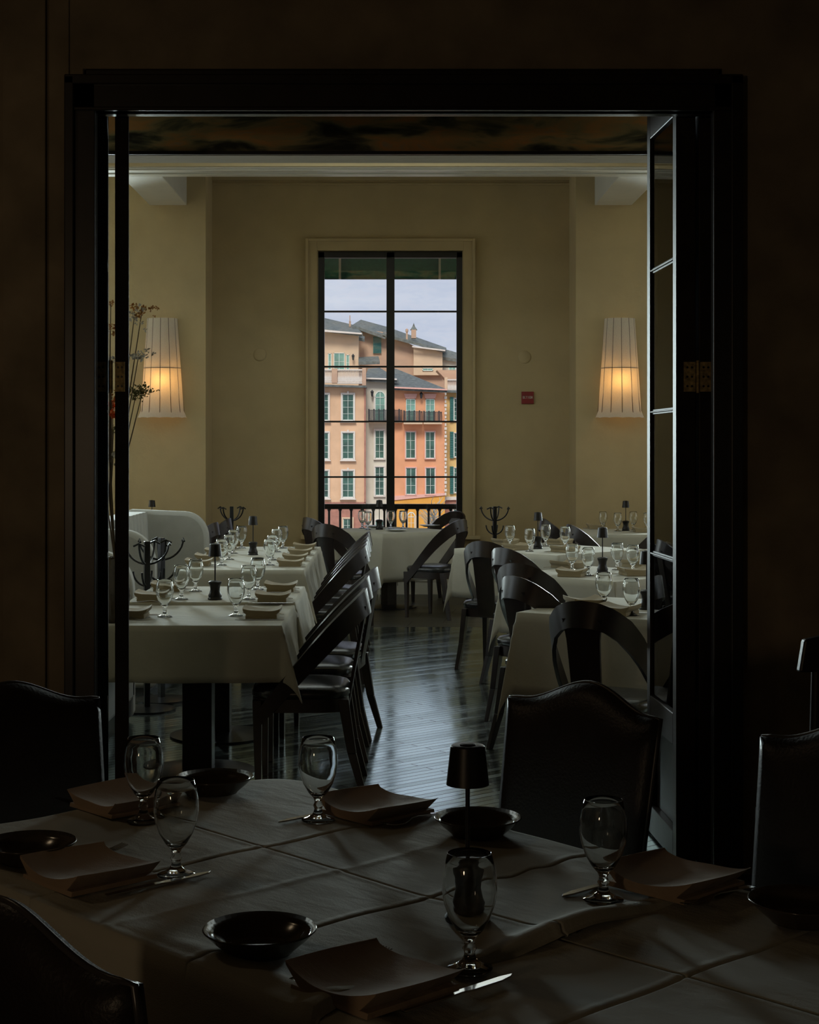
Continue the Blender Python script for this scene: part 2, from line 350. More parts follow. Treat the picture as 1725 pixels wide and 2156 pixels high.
for x0, x1, z0, z1 in ((c0, WX0, cb, ct), (WX1, c1, cb, ct), (WX0, WX1, WZ1, ct)): m.box(x0, YB - .03, z0, x1, YB, z1)
for x0, x1, z0, z1 in ((c0 - .02, c0 + .01, cb, ct + .02), (c1 - .01, c1 + .02, cb, ct + .02), (c0 + .01, c1 - .01, ct - .01, ct + .02)): m.box(x0, YB - .05, z0, x1, YB, z1)
m.box(c0 - .07, YB - .09, cb - .04, c1 + .07, YB, cb)
m.box(WX0 - .003, YB, WZ0, WX0 + .01, 17.05, WZ1); m.box(WX1 - .01, YB, WZ0, WX1 + .003, 17.05, WZ1)
struct('trim_11', m, M_wall, bevel=.004)
# the tall window
m = MB(); y0, y1 = YB + .02, YB + .10
def wr(px0, py0, px1, py1, ya=y0, yb=y1): m.box(X(px0, YB), ya, Z(py1, YB), X(px1, YB), yb, Z(py0, YB))
wr(669, 530, 683, 1125); wr(962, 530, 975, 1125); wr(669, 529, 975, 542); wr(669, 1113, 975, 1125); wr(814, 530, 831, 1125)
for y in (655, 771.5, 887.5, 1004.5): wr(680, y - 1.8, 965, y + 1.8, y0 + .02, y1 - .02)
o = struct('window_1', m, M_steel, bevel=.003)
MBb((WX0 + .03, YB + .055, WZ0 + .03, WX1 - .03, YB + .061, WZ1 - .03)).build('pane', M_pane, o)
# folding doors: four leaves, each a frame with panes, lower panel and hinge
GZ = (.56, 1.13, 1.695, 2.26, 2.79)
def leaf(n, xa, xb, tilt, hinge):
    Mx = Matrix.Translation((xa, 5.86, 0)) @ Matrix.Rotation(tilt, 4, 'Z')
    t = xb - xa; L = .54; m = MB()
    m.box(0, 0, .01, t, .06, 2.9, Mx); m.box(0, L - .06, .01, t, L, 2.9, Mx)
    m.box(0, .06, 2.79, t, L - .06, 2.9, Mx); m.box(0, .06, .44, t, L - .06, .56, Mx); m.box(0, .06, .01, t, L - .06, .12, Mx)
    m.box(t * .38, .06, .12, t * .62, L - .06, .44, Mx)
    for z in GZ[1:4]: m.box(t * .12, .06, z - .011, t * .88, L - .06, z + .011, Mx); m.box(0, .06, z - .004, t, L - .06, z + .004, Mx)
    o = struct('door_%d' % n, m, M_doorwood, bevel=.003)
    for i in range(4):
        MBb_ = MB().box(t * .13, .06, GZ[i] + .01, t * .19, L - .06, GZ[i + 1] - .01, Mx); MBb_.build('pane', M_doorpane, o)
    h = MB()
    x0, x1 = hinge
    h.box(x0, 5.853, 1.76, x1, 5.859, 1.87)
    hb = h.build('hinge_plate', M_brass, o)
    sc = MB()
    for i in range(3):
        for j in range(2):
            cx = x0 + (x1 - x0) * (.3 + .4 * j); sc.lathe([(0, .002), (.004, .002), (.0045, 0), (0, 0)], 8, Matrix.Translation((cx, 5.852, 1.78 + .035 * i)) @ Matrix.Rotation(R(90), 4, 'X'))
    sc.build('screws', M_black, hb)
    return o
d1 = leaf(1, -1.022, -.971, R(9.6), (-1.02, -.985)); d2 = leaf(2, -1.114, -1.052, R(9.6), (-1.09, -1.054))
d3 = leaf(3, 1.058, 1.131, R(2.2), (1.085, 1.128)); d4 = leaf(4, 1.143, 1.192, R(2.2), (1.145, 1.188))
MB().tube([(-1.037, 5.853, 1.755), (-1.037, 5.853, 1.875)], .008, 10).build('hinge_knuckle', M_brass, d1, smooth=True)
MB().tube([(1.137, 5.853, 1.755), (1.137, 5.853, 1.875)], .007, 10).build('hinge_knuckle', M_brass, d3, smooth=True)

# wall sconces
def sconce(px, label):
    t = thing('wall_sconce', label, 'wall lamp', (X(px, YS), YS, 2.35), 0, 'fabric wall sconces')
    zt, zb_ = Z(671, YS) - 2.35, Z(880, YS) - 2.35
    N = 6
    def ring(u): 
        r = .155 + (.225 - .155) * u; 
        if u > .93: r += (u - .93) * .35
        return r
    def fn(i, j):
        th = pi * i; rr = ring(j)
        th2 = round(th / (pi / N)) if False else th
        kx = cos(th2); ky = sin(th2)
        scal = .005 * abs(sin(N * th)) * (1 if j > .97 else 0)
        return (-rr * kx, -rr * .8 * ky - .006, zt + (zb_ - zt) * j + scal)
    MB().grid(48, 14, fn).build('lamp_shade', M_shade, t, smooth='all')
    wm = MB()
    for kk in range(N + 1):
        th = pi * kk / N
        wm.tube([(-(ring(u)) * .985 * cos(th), -ring(u) * .8 * .985 * sin(th) - .006, zt + (zb_ - zt) * u) for u in (0, .25, .5, .75, .95)], .0035, 6)
    wm.tube([(-ring(.5) * .985 * cos(pi * q / 24), -ring(.5) * .79 * sin(pi * q / 24) - .006, zt + (zb_ - zt) * .5) for q in range(25)], .004, 6)
    wm.build('wire_frame', M_wire, t)
    MB().lathe([(0, -.05), (.022, -.035), (.03, 0), (.022, .035), (.012, .06), (0, .06)], 16, Matrix.Translation((0, -.085, -.11))).build('bulb', emit('warm_bulb', (1, .5, .10), 1.2), t, smooth='all')
    m2 = MB(); m2.box(-.04, -.012, -.2, .04, 0, .1); m2.box(-.012, -.125, -.03, .012, -.01, -.01); m2.build('wall_bracket', M_white, t)
    return t
sconce(342, 'lit white fabric wall sconce on the left part of the far wall')
sconce(1305, 'lit white fabric wall sconce on the right, beside the red wall sign')
for px, s in ((342, 'left'), (1305, 'right')):
    lamp('sconce_light', 'POINT', (X(px, YS), YS - .085, 2.24), (0, 0, 0), 4.0, (1, .50, .12), shadow_soft_size=.05)

# red wall sign, two pale wall discs
t = thing('wall_sign', 'small square red sign with white lettering on the far wall', 'sign', (X(1111, YB), YB, Z(837.5, YB)))
MBb((-.065, -.02, -.065, .065, 0, .065)).build('sign_plate', M_red, t, bevel=.004)
m = MB()   # six blurred capitals, unreadable in the photograph
def glyph(x, kind):
    a, h, q = .014, .028, .004
    st = {'O': ((0, 0, q, h), (a - q, 0, a, h), (0, 0, a, q), (0, h - q, a, h)), 'H': ((0, 0, q, h), (a - q, 0, a, h), (0, h / 2 - q / 2, a, h / 2 + q / 2)),
          'C': ((0, 0, q, h), (0, 0, a, q), (0, h - q, a, h)), 'T': ((a / 2 - q / 2, 0, a / 2 + q / 2, h), (0, h - q, a, h)), 'I': ((a / 2 - q / 2, 0, a / 2 + q / 2, h),), 'N': ((0, 0, q, h), (a - q, 0, a, h), (q, h * .35, a - q, h * .65))}[kind]
    for x0, z0, x1, z1 in st: m.box(x + x0, -.0225, z0 - .01, x + x1, -.019, z1 - .01)
for i, c in enumerate('OCTION'[:6]): glyph(-.052 + i * .0178, c)
m.build('lettering', M_label, t)
for px, py, lb in ((547, 747, 'faint pale round disc on the far wall, left of the window'), (1105, 752, 'faint pale round disc on the far wall, above the red sign')):
    tag(MB().lathe([(0, .012), (.05, .012), (.066, .006), (.07, 0)], 32, Matrix.Translation((X(px, YB), YB - .0, Z(py, YB))) @ Matrix.Rotation(R(90), 4, 'X')).build('wall_disc', M_wall, None, smooth=True), lb, 'disc', 'round wall discs')

# ------------------------------------------------------------------ outside: awning, balcony rail, the facades across the water
t = thing('window_awning', 'dark green canvas awning valance hanging outside the top of the window', 'awning', (X(822, 17.6), 17.6, Z(588, 17.6)))
M_green = mat('green_canvas', (.006, .10, .055), .8, 0, .2, 30); 
MBb((-1.5, 0, 0, 1.5, .012, .32), (-1.5, 0, -.0, 1.5, .02, .012)).add([(-1.5, 0, .32), (1.5, 0, .32), (1.5, -.565, .75), (-1.5, -.565, .75)], [(0, 1, 2, 3)]).build('valance', M_green, t)
for a in (X(716, 17.6) - X(822, 17.6), X(926, 17.6) - X(822, 17.6), -1.3, 1.3): MBb((a - .012, -.02, -.0, a + .012, 0, .34)).build('awning_rib', M_white, t)
t = thing('balcony_railing', 'black iron balcony railing outside the tall window', 'railing', (0, 17.95, 0))
yr = 0; m = MB(); m.box(-1.6, -.03, Z(1069, 17.95), 1.6, .03, Z(1061, 17.95)); m.box(-1.6, -.012, Z(1072, 17.95), 1.6, .012, Z(1069, 17.95)); m.box(-1.6, -.02, .1, 1.6, .02, .14); m.box(-1.6, -.02, -.02, -1.56, .02, Z(1065, 17.95)); m.box(1.56, -.02, -.02, 1.6, .02, Z(1065, 17.95)); m.build('top_rail', M_iron, t)
for i in range(-6, 9):
    x = X(763 + i * 23.3, 17.95)
    m = MB(); m.tube([(x, 0, .14), (x, 0, Z(1071, 17.95))], .013, 8); m.lathe([(.013, -.03), (.022, -.012), (.022, 0), (.013, .0)], 8, Matrix.Translation((x, 0, Z(1071, 17.95))))
    m.build('baluster', M_iron, t, smooth=True)
struct('trim_12', MBb((-2.2, 17.05, -.3, 2.2, 18.1, -.02)), M_white)

M_peach = mat('peach_stucco', (.72, .47, .30), .9, 0, .08, 1.2); M_cream = mat('cream_stucco', (.66, .62, .52), .9, 0, .06, 1.2)
M_coral = mat('coral_stucco', (.78, .37, .20), .9, 0, .08, 1.2); M_yellow = mat('yellow_stucco', (.75, .52, .22), .9, 0, .06, 1.2)
M_amber = mat('amber_stucco', (.78, .38, .07), .9, 0, .08, 1.2); M_brickp = mat('pinkish_brick', (.42, .20, .15), .9, 0, .15, 3)
M_tan = mat('tan_stucco', (.52, .34, .24), .9, 0, .06, 1); M_sand = mat('sand_stucco', (.68, .50, .34), .9, 0, .06, 1)
M_tile = mat('grey_roof_tiles', (.12, .135, .13), .8, 0, .35, 4); M_trimw = mat('pale_stone_trim', (.72, .66, .60), .8, 0, .05)
M_pinkt = mat('pink_lintel', (.80, .45, .38), .9, 0, .05); M_win = mat('green_window_glass', (.055, .12, .095), .12, 0, .5, 1.5); M_winl = mat('pale_green_window_glass', (.2, .38, .31), .2, 0, .3, 1)
M_wfr = mat('white_window_frame', (.75, .8, .74), .6, 0, .03); M_teal = mat('teal_shutter', (.04, .17, .16), .7, 0, .1); M_rail = mat('black_facade_iron', (.02, .02, .025), .5)
def fb(mb, px0, py0, px1, py1, D, y0, y1): return mb.box(X(px0, D), y0, Z(py1, D), X(px1, D), y1, Z(py0, D))
def fwin(parent, px0, py0, px1, py1, D, cols=2, rows=4, glass=None, sur=None, arch=False, surw=3, lintel=None, key=False, sill=True):
    yw = D - .0; m = MB(); e = 1.2
    fb(m, px0, py0, px0 + e, py1, D, yw - .08, yw); fb(m, px1 - e, py0, px1, py1, D, yw - .08, yw); fb(m, px0, py0, px1, py0 + e, D, yw - .08, yw); fb(m, px0, py1 - e, px1, py1, D, yw - .08, yw)
    for c in range(1, cols): x = px0 + (px1 - px0) * c / cols; fb(m, x - .4, py0, x + .4, py1, D, yw - .06, yw)
    for r in range(1, rows): y = py0 + (py1 - py0) * r / rows; fb(m, px0, y - .3, px1, y + .3, D, yw - .06, yw)
    if arch:
        cx, rr = (px0 + px1) / 2, (px1 - px0) / 2; n = 12; pts = [(X(cx - rr * cos(pi * q / n), D), Z(py0 - rr * 1.15 * sin(pi * q / n), D)) for q in range(n + 1)]
        for a, b in zip(pts[:-1], pts[1:]): m.tube([(a[0], yw - .05, a[1]), (b[0], yw - .05, b[1])], .05, 4)
        m.tube([(pts[6][0], yw - .04, pts[6][1]), (pts[6][0], yw - .04, Z(py0, D))], .03, 4)
    f = m.build('window', M_wfr, parent)
    g = MB(); fb(g, px0, py0, px1, py1, D, yw - .03, yw + .02)
    if arch: g.prism(pts, yw - .03, yw + .02, 'y')
    g.build('pane', glass or M_win, f)
    if sur:
        s = MB(); q = surw
        fb(s, px0 - q, py0 - q, px0, py1 + q, D, yw - .14, yw); fb(s, px1, py0 - q, px1 + q, py1 + q, D, yw - .14, yw)
        fb(s, px0 - q, py1, px1 + q, py1 + q, D, yw - .2, yw)
        if not arch: fb(s, px0, py0 - q, px1, py0, D, yw - .14, yw)
        if key: c = (px0 + px1) / 2; fb(s, c - 2, py0 - q - 3, c + 2, py0, D, yw - .22, yw); fb(s, px0 - 5, py1 + q, px1 + 5, py1 + q + 2, D, yw - .25, yw)
        s.build('window_surround', sur, f)
    if lintel:
        s = MB(); s.prism([(X(px0 - 4, D), Z(py0 - 11, D)), (X(px1 + 4, D), Z(py0 - 11, D)), (X(px1 + 1, D), Z(py0 - 1, D)), (X(px0 - 1, D), Z(py0 - 1, D))], yw - .12, yw, 'y'); s.build('lintel', lintel, f)
    return f
def wallp(parent, name, mt, pts, D, depth=6, y0=None):      # wall slab with an outline given in photo pixels at distance D
    return MB().prism([(X(a, D), Z(b, D)) for a, b in pts], D if y0 is None else y0, D + depth, 'y').build(name, mt, parent)
def roofslab(parent, pts0, D0, pts1, D1, mt=None, name='roof', th=.25):   # tilted roof from the eave line (D0) up to the ridge line (D1)
    v = [(X(a, D0), D0, Z(b, D0)) for a, b in pts0] + [(X(a, D1), D1, Z(b, D1)) for a, b in pts1]
    v2 = [(x, y, z - th) for x, y, z in v]
    return MB().add(v + v2, [(0, 1, 3, 2), (4, 6, 7, 5), (0, 4, 5, 1), (2, 3, 7, 6), (0, 2, 6, 4), (1, 5, 7, 3)]).build(name, mt or M_tile, parent)
def balustrade(parent, px0, px1, py0, py1, D, y, step=3.0):
    m = MB(); fb(m, px0, py0, px1, py0 + 2.5, D, y - .2, y + .2); fb(m, px0, py1 - 2, px1, py1, D, y - .2, y + .2)
    n = int((px1 - px0) / step)
    h = Z(py0 + 2.5, D) - Z(py1 - 2, D)
    for i in range(n):
        x = X(px0 + (i + .5) * (px1 - px0) / n, D)
        m.lathe([(.03, 0), (.06, h * .1), (.06, h * .35), (.025, h * .6), (.03, h * .85), (.05, h)], 8, Matrix.Translation((x, y, Z(py1 - 2, D))))
    return m.build('balustrade', M_trimw, parent)
def iron_rail(parent, px0, px1, py0, py1, D):
    m = MB(); y = D - 1.0
    Dd = D - 1.0
    m.box(X(px0, Dd), y - .04, Z(py0 + 1, Dd), X(px1, Dd), y + .04, Z(py0, Dd)); m.box(X(px0, Dd), y - .04, Z(py1, Dd), X(px1, Dd), y + .04, Z(py1 - 1, Dd))
    n = max(4, int((px1 - px0) / 2.6))
    for i in range(n + 1):
        x = X(px0 + i * (px1 - px0) / n, Dd); wdt = .05 if i % 4 == 0 else .028; m.box(x - wdt, y - .03, Z(py1, Dd), x + wdt, y + .03, Z(py0 - (2 if i % 4 == 0 else 0), Dd))
    for s in (px0, px1): m.box(X(s, Dd) - .04, y, Z(py0 + 1, Dd), X(s, Dd) + .04, D, Z(py0, Dd))
    b = m.build('balcony_rail', M_rail, parent)
    s2 = MB(); s2.box(X(px0 - 1, Dd), y - .1, Z(py1 + 4, Dd), X(px1 + 1, Dd), D, Z(py1, Dd)); s2.build('balcony_slab', M_sand, parent)
    return b
def lantern(parent, px, py, D):
    m = MB(); x, z = X(px, D), Z(py, D); m.box(x - .03, D - .5, z, x + .03, D, z + .08); m.lathe([(0, -.25), (.07, -.2), (.11, .1), (.14, .12), (0, .3)], 6, Matrix.Translation((x, D - .45, z))); m.build('wall_lantern', M_rail, parent)

GB = Z(1330, 118)
# peach house
D = 118
t = thing('peach_house', 'peach stucco house with a white roof balustrade at the left of the view', 'building')
wallp(t, 'wall', M_peach, [(560, 812), (770, 812), (770, 1057), (560, 1057)], D)
wallp(t, 'base_storey', M_brickp, [(560, 1057), (770, 1057), (770, 1400), (560, 1400)], D, 6)
wallp(t, 'downpipe_strip', M_brickp, [(767, 812), (770.5, 812), (770.5, 1057), (767, 1057)], D, .1, D - .08)
wallp(t, 'roof_edge', M_tile, [(560, 807), (772, 813), (772, 817), (560, 812)], D, 1.2, D - .8)
balustrade(t, 600, 699, 778, 806, D, D - .2); balustrade(t, 711, 763, 778, 808, D, D - .2)
wallp(t, 'balustrade_pier', M_tan, [(699, 776), (711, 776), (711, 807), (699, 807)], D, .5, D - .4); wallp(t, 'balustrade_pier', M_tan, [(763, 775), (771, 775), (771, 812), (763, 812)], D, .5, D - .4)
for x0, x1 in ((665, 692), (721, 745)):
    for y0, y1 in ((830, 885), (911, 966), (991, 1047)): fwin(t, x0, y0, x1, y1, D, sur=M_trimw, key=True)
fwin(t, 723, 1092, 742, 1135, D, rows=3, sur=M_sand)
# set-back tan house with gable and cupola
D = 133
t = thing('hillside_house', 'large sand coloured house with grey pitched roofs rising behind the others', 'building')
wallp(t, 'side_wall', M_sand, [(560, 690), (683, 694), (755, 703), (755, 1360), (560, 1360)], D - 4, 4)
wallp(t, 'gable_wall', M_tan, [(750, 690), (812, 700), (872, 728), (932, 740), (932, 779), (1010, 779), (1010, 860), (750, 860)], D, 3)  # the wall's shade is put into the darker tan colour
wallp(t, 'sunlit_wall', M_sand, [(871, 729), (932, 737), (932, 790), (871, 790)], D - .5, 3)  # the sunlight is put into the lighter colour
roofslab(t, [(560, 678), (764, 702)], D - 5, [(560, 640), (745, 684)], D + 3)
wallp(t, 'fascia', M_trimw, [(560, 683), (762, 701), (762, 704), (560, 690)], D - 5.2, .2)
roofslab(t, [(742, 684), (812, 708)], D - 1, [(760, 673), (815, 688)], D + 4)
roofslab(t, [(806, 702), (938, 737)], D - 1, [(812, 687), (940, 732)], D + 4)
wallp(t, 'fascia', M_trimw, [(868, 728), (938, 736.5), (938, 739.5), (868, 731)], D - 1.2, .2)
roofslab(t, [(930, 751), (1010, 763)], D + 1, [(930, 733), (1010, 756)], D + 5)
wallp(t, 'wing_wall', M_cream, [(930, 754), (1010, 764), (1010, 800), (930, 800)], D + 1.4, 3)
roofslab(t, [(753, 710), (768, 713)], D - 3, [(753, 704), (768, 708)], D - 1)
sh = MB(); fb(sh, 786, 709, 803, 744, D, D - .2, D)
for i in range(12): fb(sh, 787, 711 + i * 2.7, 802, 712 + i * 2.7, D, D - .26, D - .2)
sh.build('louvre', M_teal, t)
for px, py, wd in ((871.5, 706, 5),):
    c = MB(); fb(c, px - wd, py - 12, px + wd, py + 6, D, D, D + 1); c.build('cupola', M_tan, t)
    c = MB(); c.lathe([(.42, 0), (.15, .3), (0, .62)], 4, Matrix.Translation((X(px, D), D + .5, Z(py - 12, D))) @ Matrix.Rotation(R(45), 4, 'Z')); c.build('cupola_roof', M_tile, t)
c = MB(); fb(c, 855, 700, 859, 715, D, D, D + .3); c.lathe([(0, 0), (.12, .1), (.12, .3), (0, .4)], 8, Matrix.Translation((X(857, D), D + .1, Z(701, D)))); c.build('chimney_pot', M_tan, t)
c = MB(); fb(c, 735, 676, 739, 688, D, D, D + .3); c.tube([(X(737, D), D, Z(678, D)), (X(737, D), D, Z(664, D))], .04, 6); c.build('chimney_pot', M_tan, t)
fwin(t, 703, 743, 726, 780, D - 4, 2, 2, glass=M_winl); fwin(t, 691, 744, 698, 780, D - 4, 1, 2, glass=M_winl); fwin(t, 729, 747, 736, 780, D - 4, 1, 2, glass=M_winl)
lantern(t, 744, 753, D - 4)
roofslab(t, [(755, 762), (800, 760)], D - 5, [(755, 752), (797, 750)], D - 3)
fwin(t, 890, 775, 912, 781, D - .5, 2, 1, glass=M_winl); fwin(t, 945, 770, 960, 785, D - .6, 2, 2, glass=M_winl)
wallp(t, 'terrace_wall', M_tan, [(920, 779), (1010, 779), (1010, 800), (940, 800)], D - 6, 3)
# cream recess house
D = 119.4
t = thing('cream_house', 'narrow cream house with an arched window behind the centre mullion', 'building')
wallp(t, 'wall', M_cream, [(768, 797), (834, 797), (834, 1400), (768, 1400)], D)
roofslab(t, [(768, 796), (840, 800)], D - .6, [(775, 776), (800, 774)], D + 5)
wallp(t, 'fascia', M_trimw, [(768, 795), (836, 797), (836, 800), (768, 798)], D - .8, .2)
fwin(t, 790, 836, 811, 886, D, rows=3, glass=M_winl, sur=M_trimw, arch=True)
for y0, y1 in ((906, 965), (983, 1043), (1096, 1140)): fwin(t, 790, y0, 809, y1, D, sur=M_trimw)
iron_rail(t, 777, 846, 863, 886, D); lantern(t, 784, 829, D)
# coral house
D = 119
t = thing('coral_house', 'coral pink house with two small iron balconies and a grey roof', 'building')
wallp(t, 'wall', M_coral, [(831, 815), (937, 822), (937, 1052), (831, 1058)], D)
wallp(t, 'string_course', M_pinkt, [(831, 1044), (937, 1038), (937, 1043), (831, 1053)], D, .2, D - .15)
wallp(t, 'base_storey', M_amber, [(831, 1054), (937, 1044), (937, 1400), (831, 1400)], D, 6, D - .05)
roofslab(t, [(826, 814), (942, 820)], D - .8, [(826, 775), (836, 777)], D + 6)
wallp(t, 'fascia', M_pinkt, [(826, 814), (942, 819), (942, 822), (826, 817)], D - 1, .25)
for x0, x1 in ((855, 875), (896.5, 915.5)):
    fwin(t, x0, 840, x1, 888, D, 2, 4, glass=M_winl, lintel=M_pinkt)
    fwin(t, x0 - .5, 909, x1, 965, D, 2, 3, sur=M_pinkt, surw=2); fwin(t, x0, 985, x1 + 1, 1041, D, 2, 3, sur=M_pinkt, surw=2)
fwin(t, 858, 1088, 874, 1140, D, 2, 4, sur=M_sand, arch=True)
iron_rail(t, 851, 889, 866, 889, D); iron_rail(t, 893, 930, 867, 889, D); lantern(t, 887, 833, D)
# yellow house
D = 120.5
t = thing('yellow_house', 'yellow house with teal shutters and white quoins at the right', 'building')
wallp(t, 'wall', M_yellow, [(935, 826), (1060, 826), (1060, 1052), (935, 1052)], D)
wallp(t, 'base_storey', M_brickp, [(935, 1052), (1060, 1052), (1060, 1400), (935, 1400)], D)
wallp(t, 'string_course', M_trimw, [(935, 1046), (1060, 1044), (1060, 1050), (935, 1053)], D, .3, D - .2)
wallp(t, 'roof_edge', M_tile, [(938, 822), (1060, 824), (1060, 830), (938, 827)], D, .8, D - .7)
wallp(t, 'parapet', M_sand, [(936, 795), (942, 795), (942, 824), (936, 824)], D, .5, D - .4)
balustrade(t, 942, 1050, 799, 823, D, D - .3)
q = MB()
for i in range(27): fb(q, 934.5 if i % 2 else 935.3, 828 + i * 8, 939.6 if i % 2 else 938.6, 833.5 + i * 8, D, D - 1.62, D - 1.5)
q.build('quoins', M_trimw, t)
for y0, y1 in ((836, 888), (909, 965), (982, 1040)):
    fwin(t, 956, y0 + 3, 978, y1 - 3, D, 3, 5, sur=M_trimw, surw=1.5)
    s = MB(); fb(s, 947.5, y0, 955, y1, D, D - .2, D)
    for i in range(14): fb(s, 948.3, y0 + 2 + i * (y1 - y0) / 15, 954.3, y0 + 3 + i * (y1 - y0) / 15, D, D - .24, D - .2)
    s.build('shutter', M_teal, t)
fwin(t, 955, 1072, 975, 1120, D, 2, 4, sur=M_trimw, surw=2)
# ground and a bare tree
struct('ground', MBb((-300, 19, -14, 300, 400, -13.2)), mat('paved_quay', (.32, .27, .22), .9, 0, .2, .3))
t = thing('bare_tree', 'small leafless tree in front of the amber ground floor', 'tree', (X(913, 112), 112, -13.2)); t.scale = (1.42, 1.42, 1.42)
m = MB(); m.tube([(0, 0, 0), (.05, 0, 4), (0, 0, 7)], [.14, .1, .06], 8); m.build('trunk', mat('grey_bark', (.2, .18, .15), .9), t)
m = MB()
for i in range(70):
    z0 = random.uniform(4.6, 7.3); a = random.uniform(0, 2 * pi); L = random.uniform(.5, 1.1); p = Vector((0, 0, z0)); pts = [p.copy()]
    for q in range(4): p = p + Vector((cos(a) * L / 4, sin(a) * L / 4, L / 4 * random.uniform(.4, 1.2))); a += random.uniform(-.5, .5); pts.append(p.copy())
    m.tube(pts, [.03, .025, .02, .015, .01], 5)
m.build('branches', mat('pale_twigs', (.42, .42, .38), .9), t)

# ------------------------------------------------------------------ prototypes
# water goblet: one lathe of glass with inner and outer wall
gp = [(0, 0), (.034, 0), (.0358, .0015), (.035, .0035), (.022, .0075), (.012, .014), (.0085, .022), (.0085, .027), (.0112, .032), (.0085, .037), (.0078, .042), (.011, .049), (.021, .060), (.032, .079), (.0395, .101), (.0425, .121), (.0415, .142), (.0378, .161), (.0338, .177), (.0328, .1775),
      (.0324, .176), (.0362, .160), (.0399, .142), (.0408, .121), (.0378, .102), (.0303, .081), (.0195, .064), (.009, .056), (0, .054)]
goblet = tag(MB().lathe(gp, 40).build('water_goblet', M_glass, None, smooth='all'), 'x', 'glass', 'water goblets')
def make_napkin(name, mt, L, W, h0=.030, h1=.022):
    def top(i, j):
        a, b = i * 2 - 1, j * 2 - 1; sx = L / 2 * (1 - .05 * b * b)
        return (a * sx, b * W / 2 * (1 - .04 * a * a), h0 + h1 * abs(a) ** 2.4 + .008 * b * b * (1 - a * a) - .003 * sin(3 * a + b))
    def bot(i, j):
        a, b = i * 2 - 1, j * 2 - 1; sx = L / 2 * (1 - .05 * b * b)
        return (a * sx * (.97 - .1 * 0), b * W / 2 * .98, .0015 + .034 * max(0, abs(a) - .6) / .4)
    m = MB().solid(14, 10, top, bot)
    m.solid(10, 6, lambda i, j: ((i * 2 - 1) * L * .40, (j * 2 - 1) * W * .49, h0 * .66), lambda i, j: ((i * 2 - 1) * L * .40, (j * 2 - 1) * W * .50, .0005))
    return m.build(name, mt, None, smooth=True, bevel=.003)
napkin = tag(make_napkin('folded_napkin', M_nap, .185, .17), 'x', 'napkin', 'folded napkins')
def fork_mb():
    m = MB()
    def strip(pts, th=.0022):       # pts: (y, half width, z)
        n = len(pts)
        vs = [(-w_, y, z) for y, w_, z in pts] + [(w_, y, z) for y, w_, z in pts] + [(-w_, y, z + th) for y, w_, z in pts] + [(w_, y, z + th) for y, w_, z in pts]
        fs = []
        for i in range(n - 1): fs += [(i, i + 1, n + i + 1, n + i), (2 * n + i, 3 * n + i, 3 * n + i + 1, 2 * n + i + 1), (i, 2 * n + i, 2 * n + i + 1, i + 1), (n + i, n + i + 1, 3 * n + i + 1, 3 * n + i)]
        fs += [(0, n, 3 * n, 2 * n), (n - 1, 3 * n - 1, 4 * n - 1, 2 * n - 1)]
        m.add(vs, fs)
    strip([(-.10, .007, .002), (-.09, .009, .003), (-.06, .006, .006), (0, .003, .010), (.02, .0035, .009), (.035, .010, .006), (.05, .0125, .003)])
    for k in (-1.5, -.5, .5, 1.5):
        x = k * .0064; m.add([(x + a, y, z + c) for y, z, w_ in ((.05, .003, .0022), (.075, .004, .0018), (.10, .010, .001)) for a, c in ((-w_, 0), (w_, 0), (w_, .002), (-w_, .002))],
              [(0, 1, 5, 4), (1, 2, 6, 5), (2, 3, 7, 6), (3, 0, 4, 7), (4, 5, 9, 8), (5, 6, 10, 9), (6, 7, 11, 10), (7, 4, 8, 11), (8, 9, 10, 11), (3, 2, 1, 0)])
    return m
fork = tag(fork_mb().build('dinner_fork', M_silver, None, smooth=True), 'x', 'fork', 'dinner forks')
m = MB(); m.prism([(-.006, -.115), (.006, -.115), (.0075, -.03), (.006, 0), (.010, .02), (.011, .08), (.006, .105), (-.001, .115), (-.005, .09), (-.006, 0), (-.0075, -.03)], .001, .004)
knife = tag(m.build('dinner_knife', M_silver, None, bevel=.001), 'x', 'knife', 'dinner knives')
plate = tag(MB().lathe([(0, .002), (.045, .002), (.046, 0), (.052, 0), (.055, .004), (.074, .020), (.088, .034), (.0905, .036), (.089, .038), (.074, .0255), (.056, .0095), (.04, .007), (0, .006)], 48).build('bread_plate', M_stone, None, smooth='all'), 'x', 'plate', 'dark bread plates')
# cordless table lamp
tl = thing('table_lamp', 'x', 'lamp', group='cordless table lamps')
MB().lathe([(0, 0), (.037, 0), (.038, .006), (.034, .012), (.036, .022), (.030, .034), (.025, .052), (.027, .070), (.033, .084), (.034, .092), (.028, .096), (.014, .099), (0, .099)], 32).build('base', M_black, tl, smooth=True)
MB().tube([(0, 0, .098), (0, 0, .232)], .0038, 10).build('pole', M_black, tl, smooth=True)
MB().lathe([(.0355, .224), (.0285, .287), (.026, .289), (.012, .289), (.012, .286), (.027, .286), (.034, .224)], 40, closed=True).build('lamp_shade', M_black, tl, smooth=True)
MB().lathe([(0, .2865), (.0125, .2865), (.0135, .2905), (.010, .292), (0, .292)], 24).build('switch', M_black, tl, smooth=True)
lamp_proto = tl
